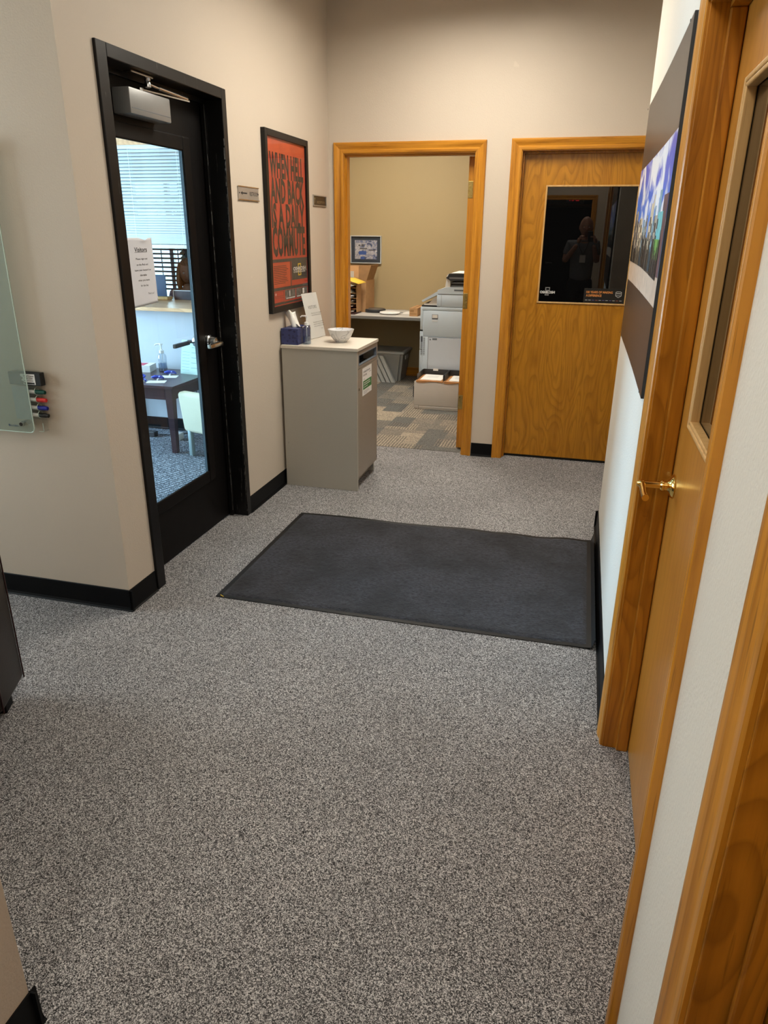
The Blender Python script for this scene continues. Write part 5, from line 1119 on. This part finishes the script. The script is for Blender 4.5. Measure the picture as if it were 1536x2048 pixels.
for i in range(3): obj('cards', B().hexa([(-3.50, 5.17, TZ+i*0.018), (-3.345, 5.20, TZ+i*0.018), (-3.375, 5.345, TZ+i*0.018), (-3.53, 5.315, TZ+i*0.018), (-3.50, 5.17, TZ+i*0.018+0.0175), (-3.345, 5.20, TZ+i*0.018+0.0175), (-3.375, 5.345, TZ+i*0.018+0.0175), (-3.53, 5.315, TZ+i*0.018+0.0175)]), M['white'], cs)
obj('top_card', B().hexa([(-3.485, 5.185, TZ+0.0537), (-3.40, 5.20, TZ+0.0537), (-3.425, 5.320, TZ+0.0537), (-3.512, 5.300, TZ+0.0537), (-3.485, 5.185, TZ+0.0545), (-3.40, 5.20, TZ+0.0545), (-3.425, 5.320, TZ+0.0545), (-3.512, 5.300, TZ+0.0545)]), M['red'], cs, label='red top card')
ah = thing('sign_holder', (-2.98, 5.22, TZ), 'pale green lined sheet in a clear holder leaning at the back of the side table', 'sign')
Qa, Qb = Vector((-3.088, 5.235, TZ)), Vector((-2.885, 5.205, TZ)); qr = (Qb-Qa).normalized(); qo = Vector((qr.y, -qr.x, 0)); qu = (Vector((0, 0, 1))*math.cos(0.2)-qo*math.sin(0.2)).normalized(); qn = qr.cross(qu)
obj('sheet', B().slab([Qa, Qb, Qb+qu*0.27, Qa+qu*0.27], qn, 0.002), M['paper_green'], ah)
bars(plain('faint teal print', (0.20, 0.33, 0.32), 0.6), ah, [(0.012, 0.085, 0.03+i*0.024, 0.032+i*0.024) for i in range(7)]+[(0.10, 0.18, 0.05+i*0.04, 0.0535+i*0.04) for i in range(5)], Qa+qn*0.002, qr, qu, 0.0005)
obj('holder', B().slab([Qa+qn*0.003, Qb+qn*0.003, Qb+qu*0.275+qn*0.003, Qa+qu*0.275+qn*0.003], qn, 0.0015).slab([Qa, Qb, Qb-qo*0.08, Qa-qo*0.08], (0, 0, 1), 0.0015), M['acrylic'], ah)
for x, y, a, lb in ((-3.085, 4.865, 0.35, 'white visitor badge on the side table, the one nearer the front edge'), (-3.105, 5.075, 0.30, 'white visitor badge on the side table, the one below the leaning sheet')):
    c_, s_ = math.cos(a), math.sin(a)
    bd_ = thing('visitor_badge', (x, y, TZ), lb, 'badge', 'visitor badges on the side table')
    R2 = lambda u, v, z: (x+u*c_-v*s_, y+u*s_+v*c_, TZ+z)
    obj('card', B().hexa([R2(-0.07, -0.048, 0.0004), R2(0.07, -0.048, 0.0004), R2(0.07, 0.048, 0.0004), R2(-0.07, 0.048, 0.0004), R2(-0.07, -0.048, 0.0024), R2(0.07, -0.048, 0.0024), R2(0.07, 0.048, 0.0024), R2(-0.07, 0.048, 0.0024)]), M['white'], bd_)
    obj('clip', B().tube([R2(0.0, 0.040, 0.006), R2(0.0, 0.075, 0.010)], 0.006, 8), M['white_gloss'], bd_, 40)
    obj('lanyard', B().tube([R2(-0.01+0.045*math.sin(i*1.25), 0.085+0.022*math.cos(i*1.9)+0.004*i, 0.008+0.010*(i % 3)) for i in range(9)], 0.0075, 6), M['blue'], bd_, 60, label='royal blue lanyard')
ln = thing('lanyard', (-3.19, 4.84, TZ), 'coiled royal blue lanyard at the front of the side table', 'lanyard')
obj('coil', B().tube([(-3.19+0.028*math.cos(i*0.7)*(1-i*0.012), 4.84+0.024*math.sin(i*0.7), TZ+0.009+0.0035*i) for i in range(15)], 0.007, 6), M['blue'], ln, 60)
# under the table: power strip, cable, white carton
pw = thing('power_strip', (-3.42, 5.16, 0.0005), 'black power strip lying on the carpet under the side table', 'power strip')
obj('body', B().box(-3.62, -3.33, 5.14, 5.20, 0.001, 0.045, 0.006), M['copier_dark'], pw)
obj('plug', B().box(-3.52, -3.48, 5.15, 5.19, 0.045, 0.085, 0.004), M['white_gloss'], pw)
obj('cable', B().tube([(-3.33, 5.17, 0.02), (-3.22, 5.22, 0.008), (-3.12, 5.33, 0.006), (-3.06, 5.395, 0.03), (-3.07, 5.40, 0.20), (-3.05, 5.40, 0.38), (-3.06, 5.395, 0.42)], 0.004, 6), M['copier_dark'], pw, 60)
solo('small_carton', B().box(-3.16, -3.08, 5.10, 5.18, 0.001, 0.055, 0.003), M['white'], (-3.12, 5.14, 0.001), 'small white carton on the carpet behind the table leg', 'box')
# cream lounge chair, cut off by the door stile
ch = thing('lounge_chair', (-2.62, 4.95, 0.0005), 'cream upholstered chair with sage grey legs next to the side table', 'chair')
def cbx(u0, u1, v0, v1, z0, z1, bev, seg=4, a=-0.30):
    b = B(); b.box(u0, u1, v0, v1, z0, z1, bev, seg)
    for q in b.bm.verts: u, v_ = q.co.x, q.co.y; q.co = Vector((-2.862+u*math.cos(a)-v_*math.sin(a), 4.760+u*math.sin(a)+v_*math.cos(a), q.co.z))
    return b
b = cbx(0.0, 0.52, 0.0, 0.09, 0.185, 0.49, 0.03)
for q in b.bm.verts: q.co.x += 0.035*(0.47-q.co.z)/0.3
obj('backrest', b, M['cream'], ch, 70)
obj('seat', cbx(0.02, 0.50, 0.085, 0.50, 0.20, 0.36, 0.03), M['cream'], ch, 70)
for u, v_ in ((0.085, 0.03), (0.44, 0.03), (0.085, 0.45), (0.44, 0.45)): obj('leg', cbx(u-0.017, u+0.017, v_-0.017, v_+0.017, 0.001, 0.22, 0.006, 2), M['sage'], ch, 40)
# hallmark fixture: exit sign over the rear door, seen only mirrored
ex = thing('exit_sign', (-0.38, -5.98, 2.22), 'lit red EXIT sign over the black rear door, mirrored in the dark door glass', 'sign')
obj('housing', B().box(-0.53, -0.22, -6.0, -5.95, 2.22, 2.40, 0.006), M['white_gloss'], ex)
text('EXIT', M['exit_red'], ex, (-0.375, -5.95, 2.31), (-1, 0, 0), (0, 0, 1), 0.22, 0.11, 0.02)
solo('notice_card', B().box(-0.16, 0.06, -6.0, -5.994, 2.20, 2.42), M['poster_grey'], (-0.05, -5.99, 2.2), 'dark square notice with a white border beside the mirrored exit sign', 'notice')

# ------------------------------------------------------------------ people
def head(parent, c, yaw_, skin_m, hair_m, bald, nod=0.0, s=1.0):
    """head with face, ears and hair; c = centre of the head, facing +y turned by yaw_"""
    ca, sa = math.cos(yaw_), math.sin(yaw_)
    def W_(p):
        x, y, z = p; y, z = y*math.cos(nod)+z*math.sin(nod), -y*math.sin(nod)+z*math.cos(nod)
        return (c[0]+(x*ca-y*sa)*s, c[1]+(x*sa+y*ca)*s, c[2]+z*s)
    b = B(); bmesh.ops.create_uvsphere(b.bm, u_segments=32, v_segments=24, radius=1.0)
    for v in b.bm.verts:
        x, y, z = v.co
        w = 0.079*(1-0.10*max(0, -z)**1.5); d = 0.096*(1-0.10*max(0, -z)); h = 0.118
        X, Y, Z = x*w, y*d, z*h
        if y > 0:
            Y += 0.010*math.exp(-((z+0.75)/0.25)**2)*(1-min(1, abs(x)*1.6))      # chin
            if abs(x) < 0.30: Y += 0.024*math.exp(-((z+0.22)/0.20)**2)*max(0, 1-abs(x)/0.26)*(1.0 if z < 0.0 else 0.6)  # nose
            Y -= 0.007*math.exp(-((z-0.03)/0.10)**2)*math.exp(-((abs(x)-0.42)/0.16)**2)   # eye sockets
            Y += 0.004*math.exp(-((z-0.20)/0.08)**2)*max(0, 1-abs(x)/0.7)                 # brow
            Y += 0.004*math.exp(-((z+0.52)/0.07)**2)*max(0, 1-abs(x)/0.35)                # lips
        v.co = Vector(W_((X, Y, Z)))
    hd = obj('head', b, skin_m, parent, 180)
    for sx in (-1, 1):
        e = B(); bmesh.ops.create_uvsphere(e.bm, u_segments=12, v_segments=8, radius=1.0)
        for v in e.bm.verts: v.co = Vector(W_((sx*0.076+v.co.x*0.010, -0.004+v.co.y*0.020, -0.010+v.co.z*0.033)))
        obj('ear', e, skin_m, hd, 180)
        e = B(); bmesh.ops.create_uvsphere(e.bm, u_segments=12, v_segments=8, radius=1.0)
        for v in e.bm.verts: v.co = Vector(W_((sx*0.031+v.co.x*0.011, 0.084+v.co.y*0.008, 0.004+v.co.z*0.007)))
        obj('eye', e, M['white_gloss'], hd, 180)
        e = B(); e.box(-0.016, 0.016, -0.004, 0.004, -0.003, 0.003, 0.002)
        for v in e.bm.verts: v.co = Vector(W_((sx*0.031+v.co.x, 0.091+v.co.y, 0.024+v.co.z)))
        obj('eyebrow', e, hair_m, hd)
    e = B(); e.box(-0.022, 0.022, -0.004, 0.004, -0.0035, 0.0035, 0.002)
    for v in e.bm.verts: v.co = Vector(W_((v.co.x, 0.0875+v.co.y, -0.060+v.co.z)))
    obj('mouth', e, plain('lips', (0.30, 0.11, 0.09), 0.5), hd)
    b = B(); bmesh.ops.create_uvsphere(b.bm, u_segments=32, v_segments=20, radius=1.0)
    kill = []
    for v in b.bm.verts:
        x, y, z = v.co
        keep = (z > 0.30 - 0.9*max(0, -y) - (1.2 if (y < 0.1) else 0)) if not bald else (y < 0.12 and z > -0.55 and z < 0.62 and (abs(x) > 0.25 or y < -0.3))
        if not keep or (y > 0.55 and z < 0.55): kill.append(v)
        n_ = 1+0.03*mnoise.noise(Vector((x*6, y*6, z*6)))
        v.co = Vector(W_((x*0.080*n_, (y*0.101-0.002)*n_, (z*0.123+0.001)*n_)))
    bmesh.ops.delete(b.bm, geom=kill, context='VERTS')
    hr = obj('hair', b, hair_m, hd, 180); hr.modifiers.new('thick', 'SOLIDIFY').thickness = 0.004
    return W_
def hand(name, parent, wrist, palm_dir, side, finger_dirs, mat):
    """palm and five separate bent fingers as one skinned surface"""
    w = Vector(wrist); p = Vector(palm_dir).normalized(); s_ = Vector(side).normalized()
    J = [(*w, 0.024), (*(w+p*0.045), 0.030), (*(w+p*0.080), 0.030)]; E_ = [(0, 1), (1, 2)]
    o = skin('palm', J, E_, mat, parent, 2)
    lens = (0.068, 0.076, 0.072, 0.058); b = B()
    for k in range(4):
        st_ = w+p*0.088+s_*(0.027-0.018*k); d1, d2_, d3 = [Vector(d).normalized() for d in finger_dirs]
        L_ = lens[k]; q = [st_-p*0.02, st_, st_+d1*L_*0.45, st_+d1*L_*0.45+d2_*L_*0.32, st_+d1*L_*0.45+d2_*L_*0.32+d3*L_*0.25]
        b.tube(q, [0.0090, 0.0088, 0.0085, 0.0078, 0.0055], 10)
    obj('finger', b, mat, o, 180)
    t0 = w+p*0.030+s_*0.026; tb_ = B().tube([t0-s_*0.01, t0+s_*0.018+p*0.018, t0+s_*0.020+p*0.048, t0+s_*0.012+p*0.066], [0.012, 0.0110, 0.0100, 0.0065], 10)
    obj('thumb', tb_, mat, o, 180)
    return o

# the photographer behind the camera, seen only as a dim reflection in the dark door glass
pe = thing('person', (-0.05, -0.42, 0), 'bald man in grey short sleeved shirt holding a phone, mirrored in the dark glass', 'person')
PXc, PYc = -0.055, -0.36
J = [(PXc, PYc, 0.98, (0.155, 0.105)), (PXc, PYc+0.01, 1.12, (0.150, 0.108)), (PXc, PYc+0.02, 1.30, (0.165, 0.112)), (PXc, PYc+0.01, 1.45, (0.150, 0.095)), (PXc, PYc+0.02, 1.535, (0.072, 0.068)), (PXc+0.005, PYc+0.05, 1.62, 0.062),
     (PXc-0.185, PYc+0.01, 1.475, 0.060), (PXc+0.175, PYc+0.01, 1.475, 0.058),
     (PXc-0.245, PYc+0.06, 1.24, 0.046), (PXc+0.200, PYc+0.07, 1.24, 0.044),
     (PXc-0.085, PYc+0.26, 1.475, 0.030), (PXc+0.14, PYc+0.26, 1.475, 0.030),
     (PXc-0.095, PYc, 0.90, 0.088), (PXc+0.095, PYc, 0.90, 0.088), (PXc-0.105, PYc+0.02, 0.50, 0.058), (PXc+0.105, PYc+0.02, 0.50, 0.058), (PXc-0.11, PYc-0.01, 0.09, 0.040), (PXc+0.11, PYc-0.01, 0.09, 0.040)]
E_ = [(0, 1), (1, 2), (2, 3), (3, 4), (4, 5), (3, 6), (3, 7), (6, 8), (7, 9), (8, 10), (9, 11), (0, 12), (0, 13), (12, 14), (13, 15), (14, 16), (15, 17)]
slim = lambda JJ: [(*j[:3], tuple(q*0.86 for q in j[3]) if isinstance(j[3], tuple) else j[3]*(0.86 if i in (12, 13) else 1)) for i, j in enumerate(JJ)]
body = skin('body', slim(J), E_, M['skin'], pe, 2)
def clothes(nm, idx, grow, mat, cut):
    mp_ = {j: i for i, j in enumerate(idx)}; jj = []
    for j in idx:
        r = J[j][3]; r = tuple(q+grow for q in r) if isinstance(r, tuple) else r+grow; p_ = list(J[j][:3])
        if j in cut: a = cut[j]; p_ = [J[a[0]][k]+(J[j][k]-J[a[0]][k])*a[1] for k in range(3)]
        jj.append((*p_, r))
    return skin(nm, jj, [(mp_[a], mp_[b_]) for a, b_ in E_ if a in mp_ and b_ in mp_], mat, pe, 2)
clothes('shirt', [0, 1, 2, 3, 6, 7, 8, 9], 0.018, M['shirt'], {0: (1, 1.7), 8: (6, 0.70), 9: (7, 0.70)})
clothes('trousers', [1, 0, 12, 13, 14, 15, 16, 17], 0.014, M['trousers'], {1: (0, 0.6)})
for sx in (-1, 1):
    b = B(); b.box(PXc+sx*0.11-0.048, PXc+sx*0.11+0.048, PYc-0.07, PYc+0.20, 0.001, 0.085, 0.03, 3); obj('shoe', b, M['rubber'], pe, 60)
head(pe, (PXc+0.015, PYc+0.080, 1.708), -0.05, M['skin'], M['hair_grey'], True, 0.12, 1.13)
hand('hand', pe, (PXc-0.075, PYc+0.275, 1.490), (0.25, 0.35, 1.0), (0.1, 1, -0.3), ((0.75, 0.35, 0.45), (1, 0.1, 0.0), (0.7, -0.4, -0.2)), M['skin'])
hand('hand', pe, (PXc+0.165, PYc+0.275, 1.490), (-0.25, 0.35, 1.0), (-0.1, 1, -0.3), ((-0.75, 0.35, 0.45), (-1, 0.1, 0.0), (-0.7, -0.4, -0.2)), M['skin'])
obj('collar', B().tube([(PXc+0.075*math.cos(a), PYc+0.02+0.070*math.sin(a), 1.535+0.015*math.sin(a)*-1) for a in [PI*2*i/20 for i in range(21)]], 0.012, 8), M['shirt'], pe, 60)
ly = thing('lanyard_badge', (PXc, PYc+0.15, 1.25), 'white badge hanging from a dark lanyard round the neck of the mirrored man', 'badge')
obj('card', B().box(PXc-0.035, PXc+0.045, PYc+0.158, PYc+0.162, 1.235, 1.335, 0.001), M['white'], ly)
obj('strap', B().tube([(PXc-0.075, PYc+0.07, 1.53), (PXc-0.05, PYc+0.145, 1.44), (PXc+0.005, PYc+0.160, 1.335), (PXc+0.05, PYc+0.145, 1.44), (PXc+0.075, PYc+0.07, 1.53)], 0.004, 6), M['ink'], ly, 60)
phn = thing('smartphone', (0.0, -0.03, 1.60), 'dark smartphone held up in both hands of the mirrored man', 'phone')
def phx(x0, x1, t0, t1, h0, h1, bev):
    """phone axes: x across, t forward out of its back, h up; the lens is at the camera position"""
    b = B(); b.box(x0, x1, t0, t1, h0, h1, bev, 3)
    upv = rgt.cross(fwd).normalized()
    for v in b.bm.verts: v.co = Vector((0, 0, CAM_H))+rgt*v.co.x+fwd*v.co.y+upv*v.co.z
    return b
obj('body', phx(-0.020, 0.055, -0.030, -0.021, -0.125, 0.022, 0.0035), M['copier_dark'], phn, 50)
obj('lens_block', phx(-0.014, 0.018, -0.0215, -0.019, -0.016, 0.016, 0.001), M['ink'], phn)

# the receptionist seated behind the ledge
rp_ = thing('person', (-3.85, 6.85, 0), 'auburn haired woman in a mauve top seated behind the reception ledge', 'person')
RX, RY = -3.845, 6.85
J = [(RX, RY, 0.54, (0.165, 0.115)), (RX, RY, 0.68, (0.140, 0.105)), (RX, RY-0.01, 0.86, (0.155, 0.110)), (RX, RY-0.02, 0.985, (0.135, 0.085)), (RX, RY-0.02, 1.06, 0.052), (RX, RY-0.03, 1.12, 0.050),
     (RX-0.165, RY-0.02, 1.00, 0.055), (RX+0.165, RY-0.02, 1.00, 0.055), (RX-0.20, RY-0.10, 0.76, 0.044), (RX+0.20, RY-0.10, 0.76, 0.044), (RX-0.12, RY-0.34, 0.765, 0.030), (RX+0.12, RY-0.34, 0.765, 0.030),
     (RX-0.095, RY-0.40, 0.54, 0.070), (RX+0.095, RY-0.40, 0.54, 0.070), (RX-0.095, RY-0.42, 0.09, 0.040), (RX+0.095, RY-0.42, 0.09, 0.040)]
E_ = [(0, 1), (1, 2), (2, 3), (3, 4), (4, 5), (3, 6), (3, 7), (6, 8), (7, 9), (8, 10), (9, 11), (0, 12), (0, 13), (12, 14), (13, 15)]
pe = rp_
skin('body', slim(J), E_, M['skin'], rp_, 2)
clothes('top', [0, 1, 2, 3, 6, 7, 8, 9, 10, 11], 0.016, M['purple'], {10: (8, 0.85), 11: (9, 0.85)})
clothes('trousers', [1, 0, 12, 13, 14, 15], 0.013, M['trousers'], {1: (0, 0.6)})
for sx in (-1, 1):
    b = B(); b.box(RX+sx*0.095-0.042, RX+sx*0.095+0.042, RY-0.60, RY-0.37, 0.001, 0.08, 0.025, 3); obj('shoe', b, M['rubber'], rp_, 60)
    hand('hand', rp_, (RX+sx*0.12, RY-0.34, 0.765), (-sx*0.2, -1, -0.05), (-sx, 0, 0.2), ((0, -1, 0.05), (0, -1, -0.3), (0, -0.8, -0.6)), M['skin'])
head(rp_, (RX, RY-0.035, 1.235), PI+0.5, M['skin'], M['hair_red'], False, 0.25)
b = B()
for k in range(26):
    a = PI*2*k/26; x, y = 0.080*math.cos(a), 0.092*math.sin(a)
    if math.sin(a-0.5) < -0.55: continue
    b.tube([(RX+x*0.85, RY-0.03+y*0.85, 1.31), (RX+x*1.08, RY-0.03+y*1.05, 1.23), (RX+x*1.20, RY-0.03+y*1.15, 1.13), (RX+x*1.12, RY-0.03+y*1.05, 1.05+0.01*(k % 3))], [0.012, 0.016, 0.015, 0.006], 8)
obj('long_hair', b, M['hair_red'], rp_, 180)
oc = thing('office_chair', (RX, RY+0.05, 0), 'dark office chair under the seated receptionist', 'chair')
obj('seat', B().box(RX-0.23, RX+0.23, RY-0.25, RY+0.20, 0.37, 0.432, 0.025, 3), M['copier_dark'], oc, 50)
obj('backrest', B().box(RX-0.21, RX+0.21, RY+0.165, RY+0.215, 0.55, 0.98, 0.02, 3), M['copier_dark'], oc, 50)
obj('back_bar', B().box(RX-0.03, RX+0.03, RY+0.19, RY+0.205, 0.36, 0.60), M['copier_dark'], oc)
obj('post', B().tube([(RX, RY, 0.07), (RX, RY, 0.38)], 0.025, 12), M['chrome'], oc, 40)
for k in range(5):
    a = PI*2*k/5+0.3; obj('leg', B().tube([(RX, RY, 0.09), (RX+0.28*math.cos(a), RY+0.28*math.sin(a), 0.06)], [0.022, 0.016], 8).lathe([(0.028, -0.012), (0.028, 0.012)], (RX+0.28*math.cos(a), RY+0.28*math.sin(a), 0.03), 0, 14), M['copier_dark'], oc, 40)

# tidy up
for o in list(bpy.data.objects):
    if '_org' in o: del o['_org']
